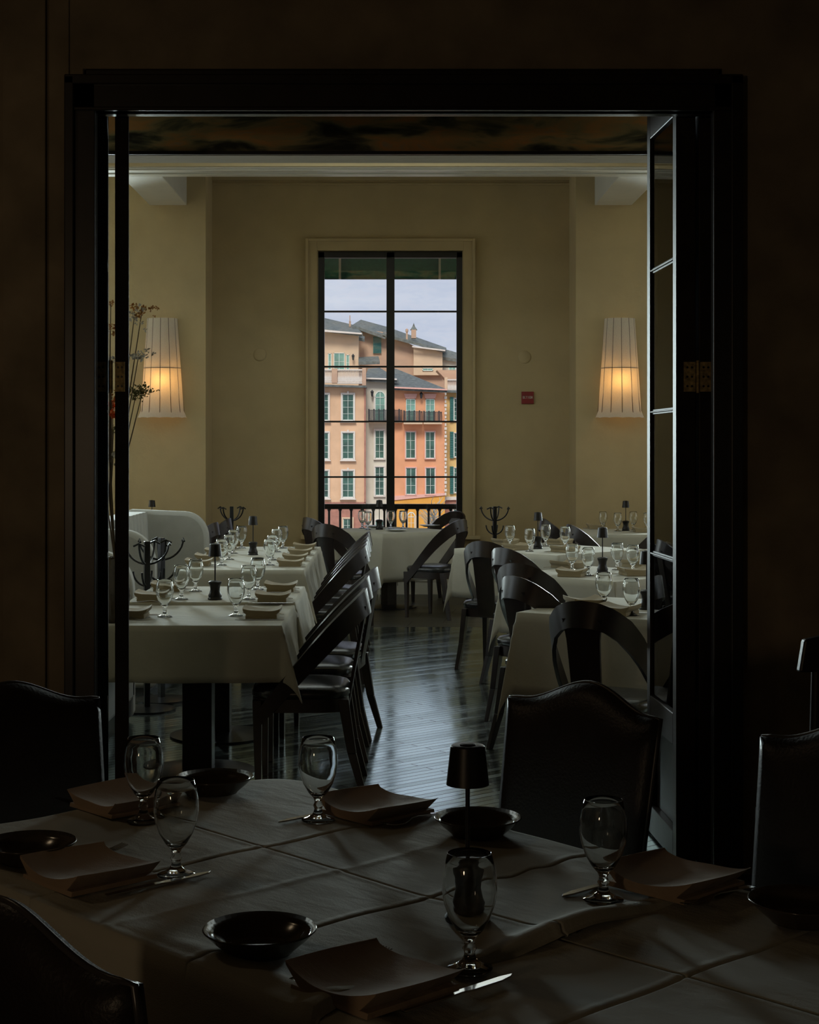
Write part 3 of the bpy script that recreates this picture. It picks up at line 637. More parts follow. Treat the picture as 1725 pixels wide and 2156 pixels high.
# bentwood dining chair
def arch_chair():
    t = thing('dining_chair', 'x', 'chair', group='curved back dining chairs')
    CL = [(0, .850), (.06, .845), (.115, .822), (.160, .778), (.190, .715), (.207, .645), (.216, .56), (.220, .48), (.222, .40), (.222, .33)]
    TH = [0, 12, 25, 38, 52, 65, 76, 83, 87, 89]; WD = [.115, .112, .108, .105, .098, .088, .078, .070, .063, .052]
    def cen(u):
        u = min(max(u, 0), .99999) * 9; i = int(u); f = u - i; q = [a_ * (1 - f) + b_ * f for a_, b_ in zip((*CL[i], TH[i], WD[i]), (*CL[i + 1], TH[i + 1], WD[i + 1]))]
        return Vector((q[0], -.292 + (.85 - q[1]) * .86 + .9 * q[0] ** 2, q[1])), R(q[2]), q[3]
    def ar(out):
        def fn(i, j):
            sg = -1 if i < .5 else 1; u = abs(i * 2 - 1); p, th, wd = cen(u)
            T = ((cen(u + .04)[0] - cen(u - .04)[0]) if u > .04 else Vector((1, 0, 0))).normalized()
            n_ = Vector((sin(th), -cos(th), .18 * cos(th))).normalized(); wv = T.cross(n_).normalized()
            if wv.z < 0: wv = -wv
            q = p + wv * wd * (j - .5) + n_ * out
            return (q.x * sg, q.y, q.z)
        return fn
    MB().solid(48, 5, ar(.009), ar(-.009)).build('backrest', M_chair, t, smooth=True)
    def sp(out):
        def fn(i, j):
            z = .38 + .45 * j; x = (i * 2 - 1) * (.066 + .014 * j ** 2 + .05 * max(0, j - .82)); return (x, -.205 - .083 * j + out + .9 * x * x, z)
        return fn
    MB().solid(8, 10, sp(.007), sp(-.007)).build('splat', M_chair, t, smooth=True)
    def plan(a, k=1.0): 
        c, s_ = cos(a), sin(a); return (.225 * k * math.copysign(abs(c) ** .5, c), .225 * k * math.copysign(abs(s_) ** .5, s_) + .01)
    n = 40; P = [plan(2 * pi * i / n) for i in range(n)]
    m = MB(); ks = [(.97, .425), (1.0, .435), (1.0, .455), (.95, .470), (.8, .480), (.5, .486), (.02, .488)]
    vs = [(x * k_, (y - .01) * k_ + .01, z) for k_, z in ks for x, y in P]; fs = [(i * n + j, i * n + (j + 1) % n, (i + 1) * n + (j + 1) % n, (i + 1) * n + j) for i in range(len(ks) - 1) for j in range(n)]
    m.add(vs, fs + [tuple(range(n))[::-1], tuple(range((len(ks) - 1) * n, len(ks) * n))]); m.build('seat', M_seat, t, smooth=True)
    m = MB(); m.prism([(x * .98, (y - .01) * .98 + .01) for x, y in P], .365, .425); m.build('seat_frame', M_chair, t, smooth=True)
    for s in (-1, 1):
        m = MB(); m.bar((s * .195, .195, 0), (s * .195, .20, .42), (.026, .026), (.042, .042)); m.build('leg', M_chair, t, bevel=.003)
        m = MB(); m.bar((s * .20, -.275, 0), (s * .185, -.225, .18), (.026, .030), (.034, .040)); m.bar((s * .185, -.225, .18), (s * .175, -.185, .42), (.034, .040), (.038, .050)); m.build('leg', M_chair, t, bevel=.003)
    return t
chair = arch_chair()
# upholstered high back chair
def club_chair():
    t = thing('high_back_chair', 'x', 'chair', group='upholstered high back chairs')
    def topz(x):
        a = abs(x) / .225
        return .946 + .054 * (cos(min(a / .85, 1) * pi) * .5 + .5)
    def pan(y_off, sgn):
        def fn(i, j):
            x = (i * 2 - 1) * (.205 + .02 * j); z = .42 + (topz(x * .225 / .225) - .42) * j
            e = max(abs(i * 2 - 1), abs(j * 2 - 1) if j > .5 else 0) ** 8
            return (x, -.20 - .16 * (z - .42) + y_off + sgn * (.028 * (1 - e)) + .025 * (i * 2 - 1) ** 2, z)
        return fn
    MB().solid(28, 18, pan(.012, 1), pan(-.012, -1)).build('backrest', M_leather, t, smooth='all')
    f = pan(0, 0)
    pts = [f(0, j / 12) for j in range(13)] + [f(i / 24, 1) for i in range(1, 24)] + [f(1, 1 - j / 12) for j in range(13)]
    MB().tube(pts, .0055, 8).build('piping', M_pipe, t, smooth='all')
    m = MB(); m.solid(12, 12, lambda i, j: ((i * 2 - 1) * (.235 - .01 * (1 - j)), -.2 + .46 * j, .455 + .03 * (1 - (i * 2 - 1) ** 4) * (1 - (j * 2 - 1) ** 4)), lambda i, j: ((i * 2 - 1) * (.235 - .01 * (1 - j)), -.2 + .46 * j, .38)); m.build('seat', M_leather, t, smooth=True)
    MBb((-.215, -.19, .32, .215, .24, .385)).build('seat_frame', M_darkwood, t)
    for s in (-1, 1):
        MB().bar((s * .2, .22, 0), (s * .2, .22, .34), (.03, .03), (.045, .045)).build('leg', M_darkwood, t)
        MB().bar((s * .2, -.28, 0), (s * .19, -.19, .40), (.03, .03), (.045, .045)).build('leg', M_darkwood, t)
    return t
club = club_chair()
# low coat stand with curved hooks
def coat_stand():
    t = thing('coat_stand', 'x', 'coat stand', group='black iron coat stands')
    MBb((-.017, -.017, .02, .017, .017, 1.0)).build('pole', M_iron, t, bevel=.003)
    MB().lathe([(0, 0), (.17, 0), (.17, .012), (.05, .022), (0, .024)], 32).build('base', M_iron, t, smooth=True)
    for tier, (z0, rr, h) in enumerate(((.865, .135, .125), (.735, .085, .085))):
        for k_ in range(4):
            a = pi / 4 + k_ * pi / 2 + .25
            pts = [(cos(a) * rr * sin(q * pi / 2), sin(a) * rr * sin(q * pi / 2), z0 + h * (1 - cos(q * pi / 2))) for q in [v / 8 for v in range(9)]]
            m = MB(); m.tube(pts, .0065, 8)
            if tier == 0:
                e = Vector(pts[-1]); d = Vector((-sin(a), cos(a), 0)); m.tube([e - d * .035 - Vector((0, 0, .012)), e + Vector((0, 0, .004)), e + d * .035 - Vector((0, 0, .012))], .006, 8)
            m.build('hook', M_iron, t, smooth=True)
    return t
stand = coat_stand()

# ------------------------------------------------------------------ tables and cloths
def cloth_mesh(L, W, drop, h=.752, nL=60, nW=44, flare=.06, seed=1, bumpf=None, cornerx=.30):
    rnd = random.Random(seed); ph = [rnd.uniform(0, 6.28) for _ in range(8)]
    def ax(n, half):                      # parameter stations, denser at the edge
        out = []; tot = half + drop
        inner = [half * i / n for i in range(n + 1)]; outer = [half + drop * i / 8 for i in range(1, 9)]
        return inner + outer
    def full(n, half): a = ax(n, half); return [-v for v in a[:0:-1]] + a
    U = full(nL // 2, L / 2); V = full(nW // 2, W / 2)
    def P(u, v):
        du, dv = max(0, abs(u) - L / 2), max(0, abs(v) - W / 2); su, sv = math.copysign(1, u), math.copysign(1, v)
        z = h; cu, cv = max(-L / 2, min(L / 2, u)), max(-W / 2, min(W / 2, v))
        if du == 0 and dv == 0:
            if bumpf: z += bumpf(u, v)
            return (u, v, z)
        if dv == 0 or du == 0:
            d = du + dv; s_ = u if dv > 0 else v
            rip = .012 * (d / drop) * (sin(s_ * 9 + ph[0]) + .7 * sin(s_ * 17 + ph[1])) * (1 if d > .02 else 0)
            out = .004 + flare * d + rip
            if bumpf: pass
            return (cu + su * out, cv, z - d + .004) if du > 0 else (cu, cv + sv * out, z - d + .004)
        phi = math.atan2(dv, du); rho = math.hypot(du, dv); rho = min(rho, drop * 1.36)
        g = cornerx * sin(2 * phi) ** 2
        out = .004 + flare * rho
        ou, ov = out * cos(phi) + g * rho * .5, out * sin(phi) + g * rho * .5
        # swing sideways so that the corner folds flat against one side
        sw = .12 * rho * sin(2 * phi) * (1 if seed % 2 else -1)
        return (cu + su * (ou + max(sw, -rho * .1) * .2), cv + sv * (ov - sw * .25), z - rho * .985 + .004)
    m = MB(); nu, nv = len(U), len(V)
    m.v = [P(u, v) for v in V for u in U]
    m.f = [(j * nu + i, j * nu + i + 1, (j + 1) * nu + i + 1, (j + 1) * nu + i) for j in range(nv - 1) for i in range(nu - 1)]
    return m
def cloth(label, L, W, drop, loc, rz, h=.752, group='white tablecloths', **k):
    o = cloth_mesh(L, W, drop, h, **k).build('tablecloth', M_cloth, None, smooth='all'); o.location = loc; o.rotation_euler = (0, 0, rz)
    s = o.modifiers.new('thick', 'SOLIDIFY'); s.thickness = .0015; s.offset = -1
    return tag(o, label, 'tablecloth', group)
def table(label, L, W, loc, rz, h=.748, feet=((0, 0),), group='dining tables', disc=.27, col=.055):
    t = thing('dining_table', label, 'table', loc, rz, group)
    MBb((-L / 2 + .004, -W / 2 + .004, h - .03, L / 2 - .004, W / 2 - .004, h)).build('tabletop', M_darkwood, t)
    for fx, fy in feet:
        Mx = Matrix.Translation((fx, fy, 0))
        MB().box(-col, -col, .02, col, col, h - .03, Mx).build('column', M_chair, t, bevel=.004)
        MB().lathe([(0, 0), (disc, 0), (disc, .010), (disc * .8, .016), (.08, .028), (0, .03)], 40, Mx).build('base', M_iron, t, smooth=True)
    return t
ZC = .7525
def gob(p, label, group, rz=0, z=None): return place(goblet, (p[0], p[1], ZC if z is None else z), rz, label, group)
# --- left rows
for i, (yc, h) in enumerate(((7.575, 0), (8.535, .012))):
    nm = ('nearest table of the left row', 'second table of the left row')[i]
    table('dark table under white cloth, ' + nm, .84, .9, (-.92, yc, 0), 0, .748 + h, col=(.07 if i == 0 else .055))
    cloth('white linen cloth draped over the ' + nm, .86, .93, .255, (-.92, yc, 0), 0, .752 + h, seed=3 + i, cornerx=.28, flare=.15)
for i, yc in enumerate((10.98, 12.22)):
    nm = ('third table of the left row', 'fourth table of the left row')[i]
    table('dark table under white cloth, ' + nm, .80, 1.2, (-.98, yc, 0), 0)
    cloth('white linen cloth draped over the ' + nm, .84, 1.23, .27, (-.99, yc, 0), 0, seed=5 + i, cornerx=.28, flare=.12)
ords = ('first', 'second', 'third', 'fourth')
def settings(side_x, gx, ys, facing, tname, seatname, hs):
    """place settings down one side of a row: napkin, fork, knife, goblet"""
    for i, y in enumerate(ys):
        z = ZC + hs(i); w_ = ords[i] + ' from the front'
        place(napkin, (side_x, y, z), (0), 'beige folded napkin on the %s, %s side, %s' % (tname, seatname, w_), 'napkins on the ' + tname)
        sg = 1 if facing > 0 else -1
        place(fork, (side_x - .005 * sg, y + sg * .113, z), R(90) * sg, 'steel fork beside the %s %s napkin of the %s' % (ords[i], seatname, tname), 'forks on the ' + tname)
        place(knife, (side_x - .005 * sg, y - sg * .113, z), R(90) * sg, 'steel knife beside the %s %s napkin of the %s' % (ords[i], seatname, tname), 'knives on the ' + tname)
hL = lambda i: (0, 0.012, .012)[i]
settings(-.605, 0, (7.46, 8.13, 8.72), 1, 'near left tables', 'aisle', lambda i: 0 if i == 0 else .012)
settings(-1.225, 0, (7.46, 8.16, 8.72), -1, 'near left tables', 'banquette', lambda i: 0 if i == 0 else .012)
for i, (px, py) in enumerate(((347, 1300), (382, 1268), (412, 1251))):
    gob(at(px, py), 'clear water goblet at the banquette side of the near left tables, %s from the front' % ords[i], 'goblets on the near left tables', z=ZC + (0 if i == 0 else .012))
for i, (px, py) in enumerate(((497, 1298), (524, 1268), (543, 1247))):
    gob(at(px, py), 'clear water goblet at the aisle side of the near left tables, %s from the front' % ords[i], 'goblets on the near left tables', z=ZC + (0 if i == 0 else .012))
settings(-.68, 0, (10.72, 11.25, 11.85, 12.5), 1, 'middle left tables', 'aisle', lambda i: 0)
settings(-1.30, 0, (10.72, 11.25, 11.85, 12.5), -1, 'middle left tables', 'banquette', lambda i: 0)
for i, (px, py) in enumerate(((467, 1191), (483, 1179), (492, 1166), (509, 1155))):
    gob(at(px, py), 'clear water goblet at the banquette side of the middle left tables, %s from the front' % ords[i], 'goblets on the middle left tables')
for i, (px, py) in enumerate(((568, 1191), (574, 1180), (583, 1163), (596, 1155))):
    gob(at(px, py), 'clear water goblet at the aisle side of the middle left tables, %s from the front' % ords[i], 'goblets on the middle left tables')
place(lamp_proto, (*at(453, 1268)[:2], ZC + .012), 0, 'small black cordless lamp in the middle of the near left tables', 'cordless table lamps')
place(lamp_proto, (*at(533, 1169)[:2], ZC), 0, 'small black cordless lamp in the middle of the middle left tables', 'cordless table lamps')
def chair_at(x, y, ang, label, z=0): return place(chair, (x, y, z), R(ang) - pi / 2, label, 'curved back dining chairs')   # ang = heading of the sitter, degrees from +x
chair_at(-.40, 7.30, 180, 'dark curved back chair at the near left table, closest of the aisle row')
chair_at(-.40, 8.02, 180, 'dark curved back chair at the near left tables, second along the aisle')
chair_at(-.36, 8.62, 172, 'dark curved back chair at the near left tables, third and pushed out')
for i, y in enumerate((10.62, 11.10, 11.64, 12.27)):
    chair_at(-.45, y, 180, 'dark curved back chair at the middle left tables, %s along the aisle' % ords[i])
# --- right tables, each turned like a diamond
def turned(label, cx, cy, s, ang, drop=.38, seed=1):
    table('dark pedestal table under a cloth, ' + label, s - .03, s - .03, (cx, cy, 0), R(ang))
    cloth('white linen cloth hanging in points over the ' + label, s, s, drop, (cx, cy, 0), R(ang), seed=seed, cornerx=.16, group='white tablecloths')
turned('nearest right table', 1.27, 7.86, .96, -31, .40, 11)
turned('second right table', 1.35, 10.08, .90, -46, .38, 13)
turned('third right table', 1.27, 12.52, 1.08, -47, .38, 15)
turned('far right table before the lit sconce', 2.35, 15.15, 1.1, 0, .30, 16)
turned('centre table before the tall window', -.02, 15.42, .95, 40, .46, 17)
turned('far left table beside the banquette', -2.28, 15.35, 1.15, 0, .34, 18)
def gobs(tn, pts, desc):
    for (px, py), d in zip(pts, desc): gob(at(px, py), 'clear water goblet on the %s, %s' % (tn, d), 'goblets on the ' + tn)
gobs('nearest right table', ((1272, 1281), (1330, 1297)), ('farther from the camera', 'closer to the camera'))
gobs('second right table', ((1205, 1203), (1239, 1213), (1300, 1201), (1333, 1207)), ('leftmost', 'second from left', 'third from left', 'rightmost'))
gobs('third right table', ((1074, 1153.5), (1116, 1162), (1149, 1151), (1190, 1157)), ('leftmost', 'just left of the lamp', 'just right of the lamp', 'rightmost'))
gobs('far right table', ((1270, 1116), (1301, 1119), (1334, 1116), (1364, 1119)), ('leftmost', 'second from left', 'just right of the lamp', 'half hidden by the door'))
gobs('centre window table', ((763, 1113), (775, 1116), (823, 1113.5), (849, 1113)), ('leftmost', 'second from left', 'just right of the lamp', 'rightmost'))
gobs('far left table', ((290, 1116), (353, 1117), (371, 1119)), ('left of the lamp', 'just right of the lamp', 'rightmost'))
for (px, py), d in zip(((1362, 1284), (1269, 1206), (1133, 1156), (1318, 1118), (799, 1115.5), (320, 1116)),
                       ('nearest right table, half behind the door', 'second right table', 'third right table', 'far right table', 'centre table in front of the window', 'far left table')):
    p = at(px, py); place(lamp_proto, (p.x, p.y, ZC), 0, 'small black cordless lamp on the ' + d, 'cordless table lamps')
def setn(px, py, ang, d):
    p = at(px, py); place(napkin, (p.x, p.y, ZC), R(ang), 'folded napkin on the ' + d, 'napkins on the right hand and far tables')
    M_ = Matrix.Rotation(R(ang), 4, 'Z'); 
    o1 = M_ @ Vector((0, .11, 0)); place(knife, (p.x + o1.x, p.y + o1.y, ZC), R(ang) + pi / 2, 'steel knife beside the napkin on the ' + d, 'knives on the right hand and far tables')
for a in ((1232, 1278, 15, 'nearest right table, far side'), (1302, 1295, -31, 'nearest right table, near side'), (1195, 1197, 40, 'second right table, far left'), (1205, 1214, -20, 'second right table, near left'),
          (1345, 1195, 40, 'second right table, far right'), (1335, 1212, 10, 'second right table, near right'), (1064, 1147, 30, 'third right table, left corner'), (1088, 1158, 30, 'third right table, near left'),
          (1178, 1147, 40, 'third right table, far side'), (1190, 1163, 40, 'third right table, near corner'), (1255, 1114, 0, 'far right table, left'), (1352, 1121, 0, 'far right table, right'), (363, 1122, 0, 'far left table, near edge'), (398, 1116, 0, 'far left table, right end')):
    setn(*a)
dish = tag(MB().lathe([(0, .004), (.055, .004), (.058, 0), (.07, .006), (.105, .016), (.106, .019), (.07, .011), (.05, .008), (0, .008)], 40).build('side_plate', M_china, None, smooth='all'), 'x', 'plate', 'plates on the centre window table')
for (px, py), d in zip(((835, 1119), (905, 1109.5), (787, 1111)), ('near edge', 'right', 'left, behind the lamp')):
    p = at(px, py); place(dish, (p.x, p.y, ZC), 0, 'pale side plate on the centre window table, ' + d)
chair_at(.94, 6.92, 62, 'dark curved back chair at the nearest right table, largest and seen from behind')
chair_at(.85, 8.15, 35, 'dark curved back chair left of the nearest right table, behind its near chair')
chair_at(.87, 9.10, 55, 'dark curved back chair between the nearest and second right tables')
chair_at(.94, 10.45, 40, 'dark curved back chair at the left of the second right table')
chair_at(.77, 11.25, 62, 'dark curved back chair at the near left side of the third right table')
chair_at(.42, 14.55, 145, 'dark curved back chair right of the centre window table, seen from the side')
chair_at(-.43, 13.75, 62, 'dark curved back chair at the front of the centre window table, splat towards us')
chair_at(-.55, 14.95, 35, 'dark curved back chair left of the centre window table')
chair_at(.50, 16.05, 232, 'brown curved back chair behind the centre window table, under the window')
chair_at(-1.80, 13.87, 165, 'dark curved back chair at the far left table, its arm sweeping left')
chair_at(-1.77, 14.65, 172, 'dark curved back chair at the far left table, behind the other one')
chair_at(1.79, 13.5, 15, 'reddish curved back chair beyond the third right table')
chair_at(1.68, 14.7, 10, 'dark curved back chair behind the reddish chair, near the right coat stand')
chair_at(1.95, 12.75, 190, 'dark curved back chair right of the third right table')
chair_at(1.93, 11.45, 150, 'dark curved back chair between second and third right tables, beside the door')
# coat stands
for x, y, a, lb in ((X(488, 15), 15.0, 0, 'black coat stand against the far wall, left of the window'), (X(1042, 15), 15.0, 10, 'black coat stand against the far wall, right of the window'),
                    (X(309.5, 9.36), 9.36, 20, 'black coat stand by the banquette, nearer of the pair'), (X(340, 9.72), 9.72, 50, 'black coat stand by the banquette, farther of the pair')):
    place(stand, (x, y, 0), R(a), lb, 'black iron coat stands')
# banquettes
def banquette(x0, x1, ya, yb, h, wing, label):
    t = thing('banquette', label, 'sofa', (x0, ya, 0), 0, 'pale upholstered banquettes'); L = yb - ya; W = x1 - x0
    MBb((0, 0, .0, W - .04, L, .12)).build('base', M_darkwood, t)
    MBb((.15, .02, .12, W, L - .02, .46)).build('seat', M_sofa, t, bevel=.03)
    n = max(3, int(L / .16)); 
    def fr(i, j): a = i * L; c = abs(sin(pi * i * n)) ** .5; return (.15 + .035 * c - .03 * j + (.0), a, .44 + (h - .44) * j - (.0))
    MB().solid(n * 8, 8, fr, lambda i, j: (-.02, i * L, .02 + (h - .02) * j)).build('backrest', M_sofa, t, smooth=True)
    wy = {'near': (-.02, .12), 'far': (L - .12, L + .02)}
    for w_ in wing:
        y0_, y1_ = wy[w_]; pts = [(-.02, 0.02), (W, .02), (W, h - .32)] + [(W - .20 + .20 * cos(a), h - .22 + .22 * sin(a)) for a in [pi / 2 * q / 8 for q in range(9)]] + [(-.02, h + .02)]
        MB().prism(pts, y0_, y1_, 'y').build('wing', M_sofa, t, bevel=.035, smooth=True)
    return t
banquette(-2.15, -1.50, 10.05, 13.1, 1.03, ('near', 'far'), 'pale grey channel backed banquette behind the pair of coat stands')
banquette(-2.10, -1.46, 6.75, 9.05, .97, ('far',), 'pale grey banquette beside the near left tables, mostly hidden by the door')
# flower arrangement seen past the folded door
t = thing('flower_arrangement', 'tall arrangement of white and orange blossoms in a dark vase behind the left door', 'flowers', (X(243, 7.26), 7.26, ZC))
MB().lathe([(0, 0), (.05, 0), (.055, .02), (.07, .12), (.055, .22), (.035, .27), (.042, .30), (.038, .30), (.03, .27), (0, .26)], 32).build('vase', M_stone, t, smooth='all')
M_stem = mat('twig_brown', (.10, .07, .04), .8); M_wf = mat('white_petals', (.62, .58, .52), .7); M_of = mat('orange_petals', (.75, .16, .02), .6); M_gf = mat('olive_leaves', (.14, .13, .04), .7); M_bf = mat('amber_petals', (.45, .22, .06), .7)
m = MB(); yv = 7.26; ox = X(243, yv)
def rel(px, py): return Vector((X(px, yv) - ox, random.uniform(-.05, .05), Z(py, yv) - ZC))
ends = []
for px, py, mt, n, spread in ((300, 655, 'b', 26, .035), (285, 668, 'w', 22, .04), (236, 690, 'b', 12, .03), (235, 640, 'b', 6, .02), (295, 748, 'w', 20, .032), (236, 757, 'w', 10, .03), (299, 823, 'g', 60, .03), (285, 827, 'g', 50, .03),
                              (236, 850, 'o', 30, .022), (236, 872, 'o', 24, .02), (235, 835, 'b', 12, .025), (236, 905, 'g', 20, .02), (236, 965, 'w', 16, .03), (236, 950, 'g', 16, .03), (215, 700, 'w', 20, .04), (205, 900, 'g', 30, .04)):
    p = rel(px, py); ends.append((p, mt, n, spread)); q = Vector((0, 0, .26))
    m.tube([q, q.lerp(p, .35) + Vector((-.02, 0, .12)), q.lerp(p, .7) + Vector((-.01, 0, .05)), p], [.004, .0035, .003, .002], 6)
m.build('stems', M_stem, t)
acc = {}
for p, mt, n, spread in ends:
    mb = acc.setdefault(mt, MB())
    for i in range(n):
        c = p + Vector((random.gauss(0, spread * .8), random.gauss(0, spread * .6), random.gauss(0, spread * .5))); s_ = random.uniform(.007, .013)
        for k_ in range(5 if mt != 'g' else 2):
            a = random.uniform(0, 6.28); b_ = random.uniform(-1, 1); d = Vector((cos(a) * cos(b_), sin(a) * cos(b_), sin(b_))); u = d.orthogonal().normalized() * s_ * .5
            mb.add([c, c + d * s_ * .7 + u, c + d * s_ * 1.5, c + d * s_ * .7 - u], [(0, 1, 2, 3)])
for kx, mt_, nm in (('w', M_wf, 'white_blossoms'), ('b', M_bf, 'amber_blossoms'), ('o', M_of, 'orange_blooms'), ('g', M_gf, 'leaves')): 
    o = acc[kx].build(nm, mt_, t); o['kind'] = 'stuff'

# ------------------------------------------------------------------ the front room: one long table set across the corner
TA = R(-47); U_ = Vector((cos(TA), sin(TA), 0)); N_ = Vector((-sin(TA), cos(TA), 0)); TC = Vector((.10, 2.68, 0))
def tp(a, n, z=0): return TC + U_ * a + N_ * n + Vector((0, 0, z))
def edge_x(a0, a1, n0, n1, h):
    pass
def crease(d, w_=.006): return math.exp(-(d / w_) ** 2)
def fold(d): return -1.15 * math.exp(-(d / .0028) ** 2) + .35 * math.exp(-((d + .012) / .007) ** 2)
def wrink(a, n):
    z = 0
    z += .0035 * (fold(n - .07) + fold(a + .59) + fold(a + .115) + fold(a - .44) + .5 * crease(a + .36, .012) + .6 * crease(n + .45 * 1, .01))
    z += .0016 * sin(a * 7 + n * 5) * sin(n * 9 - a * 3) + .0012 * sin(23 * n + 9 * a + 2 * sin(6 * a))
    q = math.exp(-((a + .1) / .28) ** 2 - ((n - .33) / .2) ** 2)                    # wrinkles running to the right hand edge
    z += .0026 * q * sin(n * 55 + a * 22 + 2 * sin(a * 9))
    return z
W0, W1, A0, A1 = -.46, .53, -1.13, 1.55
def front_table():
    t = thing('dining_table', 'long dark table under white cloths in the dark front room', 'table', TC, TA)
    MBb((A0 + .05, W0 + .01, .705, A1 - .01, W1 - .01, .736)).build('tabletop', M_darkwood, t)
    for a in (-.6, .1, .9):
        Mx = Matrix.Translation((a, .03, 0)); MB().box(-.055, -.055, .02, .055, .055, .716, Mx).build('column', M_chair, t)
        MB().lathe([(0, 0), (.3, 0), (.3, .01), (.08, .028), (0, .03)], 40, Mx).build('base', M_iron, t, smooth=True)
front_table()
def big_cloth(a0, a1, h, label, end_lo, end_hi, hem_wave):
    drop = .26; m = MB()
    def st(lo, hi, n): return [lo + (hi - lo) * i / n for i in range(n + 1)]
    A = ([a0 - drop * i / 8 for i in range(8, 0, -1)] if end_lo else []) + st(a0, a1, 330) + ([a1 + drop * i / 8 for i in range(1, 9)] if end_hi else [])
    V = [W0 - drop * i / 8 for i in range(8, 0, -1)] + st(W0, W1, 240) + [W1 + drop * i / 8 for i in range(1, 9)]
    xs = [e_ * sg for e_ in (.0012, .0024, .0038, .0055) for sg in (-1, 1)] + [0]
    A = sorted(set(A + [c_ + e_ for c_ in (-.59, -.115, .44) for e_ in xs if a0 < c_ + e_ < a1])); V = sorted(set(V + [.07 + e_ for e_ in xs]))
    rc = .16
    def P(a, n):
        ca, cn = max(a0, min(a1, a)), max(W0, min(W1, n)); da, dn = a - ca, n - cn
        x, y = ca, cn
        if end_lo:                                            # rounded far corners
            for sy, lim in ((1, W1), (-1, W0)):
                cx_, cy_ = a0 + rc, lim - sy * rc
                if ca < cx_ and (cn - cy_) * sy > 0:
                    vx, vy = ca - cx_, cn - cy_; mx_ = max(abs(vx), abs(vy)); 
                    if mx_ > 1e-6: L_ = math.hypot(vx, vy); x, y = cx_ + vx * mx_ / L_, cy_ + vy * mx_ / L_
        if da == 0 and dn == 0:
            z = h + wrink(x, y)
            if hem_wave:                                      # the upper cloth ends in a lifted, rolling hem
                e = (a1 - a); z += .013 * math.exp(-((e - .025) / .03) ** 2) * (1 + .35 * sin(n * 9 + 1)) * (1 if e >= 0 else 1) + .006 * math.exp(-(e / .1) ** 2) * sin(n * 14)
                if e < .012: z -= .010
            # long soft ridge just inside the near long edge
            z += .010 * math.exp(-((n - W0 - .045) / .03) ** 2) * (.6 + .4 * sin(a * 6 + 1))
            return (x, y, z)
        d = math.hypot(da, dn); ux, uy = (da / d, dn / d)
        if end_lo and (x, y) != (ca, cn):
            cx_ = a0 + rc; cy_ = W1 - rc if cn > 0 else W0 + rc; vv = Vector((x - cx_, y - cy_)).normalized(); ux, uy = vv.x, vv.y
        rip = .014 * (d / drop) * sin((a if abs(dn) > 0 else n) * 14)
        out = .004 + .08 * d + rip
        return (x + ux * out, y + uy * out, h + .004 - min(d, drop * 1.3) * .98)
    m.v = [P(a, n) for n in V for a in A]; nu = len(A)
    m.f = [(j * nu + i, j * nu + i + 1, (j + 1) * nu + i + 1, (j + 1) * nu + i) for j in range(len(V) - 1) for i in range(nu - 1)]
    o = m.build('tablecloth', M_cloth, None, smooth='all'); o.location = TC; o.rotation_euler = (0, 0, TA)
    return tag(o, label, 'tablecloth', 'white tablecloths')
big_cloth(A0, .20, .7530, 'creased white cloth on the far part of the front room table, under the black lamp', True, False, True)
big_cloth(.10, A1, .7465, 'creased white cloth on the near right part of the front room table', False, True, False)
ZF = .7555
for px, py, d in ((302, 1728, 'leftmost of the five on the front table'), (371, 1842, 'on the left of the front table, before the leftmost goblet'), (670, 1727, 'at the far edge of the front table, beside a napkin'),
                  (989, 2040, 'closest to the camera, in front of the black lamp'), (1271, 1895, 'at the right of the front table, before the high back chair')):
    p = at(px, py, ZF); gob(p, 'clear water goblet ' + d, 'goblets on the front table', z=ZF, rz=1)
p = at(985, 1937, ZF); place(lamp_proto, (p.x, p.y, ZF), 0, 'black cordless lamp standing on the front room table', 'cordless table lamps', scale=1.02)
fn_proto = tag(make_napkin('folded_napkin', M_fnap, .21, .185, .014, .024), 'x', 'napkin', 'napkins on the front table')
for px, py, a, d in ((265, 1698, -47, 'far left corner of the front table, behind two goblets'), (190, 1850, 43, 'left edge of the front table, beside the left plate'), (795, 1712, 43, 'far edge of the front table, right of a goblet'),
                     (790, 2085, 43, 'bottom edge of the picture, beside the nearest goblet'), (1425, 1865, 43, 'right part of the front table, in deep shade')):
    p = at(px, py, ZF); place(fn_proto, (p.x, p.y, ZF), R(a) + (pi / 2 if a == 43 else 0), 'thick folded ecru napkin at the ' + d, 'napkins on the front table')
for px, py, d in ((452, 1668, 'far end of the front table'), (62, 1812, 'left edge of the front table'), (1006, 1757, 'far edge of the front table, behind the lamp'), (547, 2003, 'middle front of the table, nearest the camera'), (1690, 1940, 'right edge of the picture on the front table')):
    p = at(px, py, ZF); place(plate, (p.x, p.y, ZF), 0, 'shallow dark bread plate at the ' + d, 'dark bread plates')
def cut(proto, px, py, ang, lb, grp):
    p = at(px, py, ZF); place(proto, (p.x, p.y, ZF), ang, lb, grp)
AN = TA + pi / 2                      # +y of a piece points along N_
cut(fork, 716, 2040, TA + 0, 'steel fork left of the napkin nearest the camera', 'cutlery on the front table')
cut(knife, 968, 2092, TA + 0, 'steel knife below the goblet nearest the camera', 'cutlery on the front table')
cut(fork, 172, 1807, TA, 'steel fork standing out behind the left napkin', 'cutlery on the front table')
cut(knife, 338, 1862, TA, 'steel knife at the foot of the second goblet on the left', 'cutlery on the front table')
cut(fork, 880, 1728, TA + pi, 'steel fork right of the far edge napkin', 'cutlery on the front table')
cut(knife, 672, 1716, TA + pi, 'steel knife behind the far edge goblet', 'cutlery on the front table')
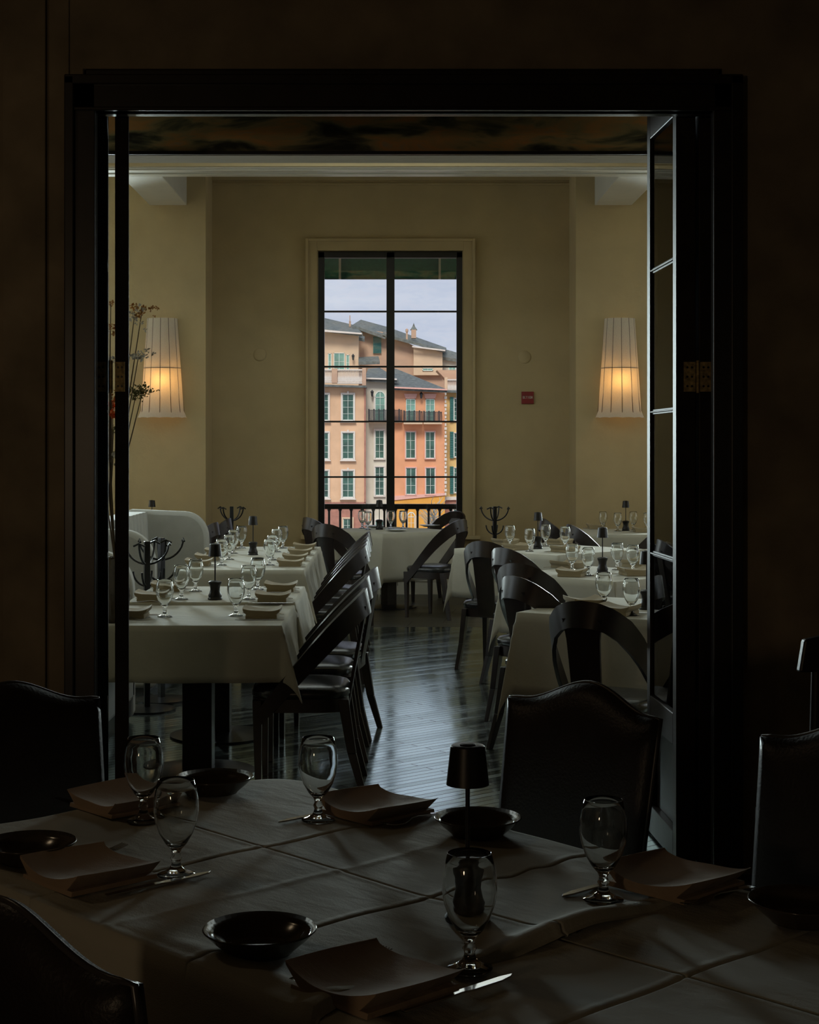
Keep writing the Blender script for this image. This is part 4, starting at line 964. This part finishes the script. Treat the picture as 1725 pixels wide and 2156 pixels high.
cut(fork, 1515, 1893, TA + pi, 'steel fork right of the shaded napkin', 'cutlery on the front table')
cut(knife, 1270, 1865, TA + pi, 'steel knife under the right hand goblet', 'cutlery on the front table')
cut(knife, 175, 1700, TA + pi / 2, 'steel knife left of the far corner napkin', 'cutlery on the front table')
# high back chairs round the front table
def club_at(a, n, heading, lb):
    p = tp(a, n); place(club, (p.x, p.y, 0), heading - pi / 2, lb, 'upholstered high back chairs')
hN = math.atan2(N_.y, N_.x); hU = math.atan2(U_.y, U_.x)
club_at(-.50, .84 - .20 + .27 - .25 + .02, hN + pi, 'dark leather high back chair with a curved top, centre right in the doorway')
club_at(-1.36 + .24 - .02, -.03, hU, 'dark leather high back chair at the far left end of the front table')
club_at(.17, -.90 + .26, hN, 'dark leather high back chair at the bottom left, seen from behind')
club_at(.22, .68, hN + pi, 'dark leather high back chair at the right edge of the picture')

# spindle backed chair standing in the dark front room at the right edge
t = thing('spindle_chair', 'dark wooden spindle back chair at the right edge of the picture, behind the leather chair', 'chair', (1.36, 4.62, 0), R(6))
m = MB(); m.prism([(-.255, .93), (-.24, 1.02), (-.12, 1.045), (.12, 1.045), (.24, 1.02), (.255, .93)], -.225, -.195, 'y'); m.build('top_rail', M_chair, t, bevel=.006)
m = MB(); m.solid(12, 12, lambda i, j: ((i * 2 - 1) * .225, -.21 + .44 * j, .455 + .015 * (1 - (i * 2 - 1) ** 4)), lambda i, j: ((i * 2 - 1) * .225, -.21 + .44 * j, .425)); m.build('seat', M_chair, t, smooth=True)
for s_ in (-1, 1):
    MB().tube([(s_ * .2, -.20, 0), (s_ * .2, -.19, .45), (s_ * .2, -.21, .94)], [.016, .020, .015], 10).build('leg', M_chair, t, smooth=True)
    MB().tube([(s_ * .2, .20, 0), (s_ * .195, .19, .43)], [.015, .020], 10).build('leg', M_chair, t, smooth=True)
for i in range(5): MB().tube([((i - 2) * .062, -.19, .45), ((i - 2) * .066, -.21, .94)], .008, 8).build('spindle', M_chair, t, smooth=True)
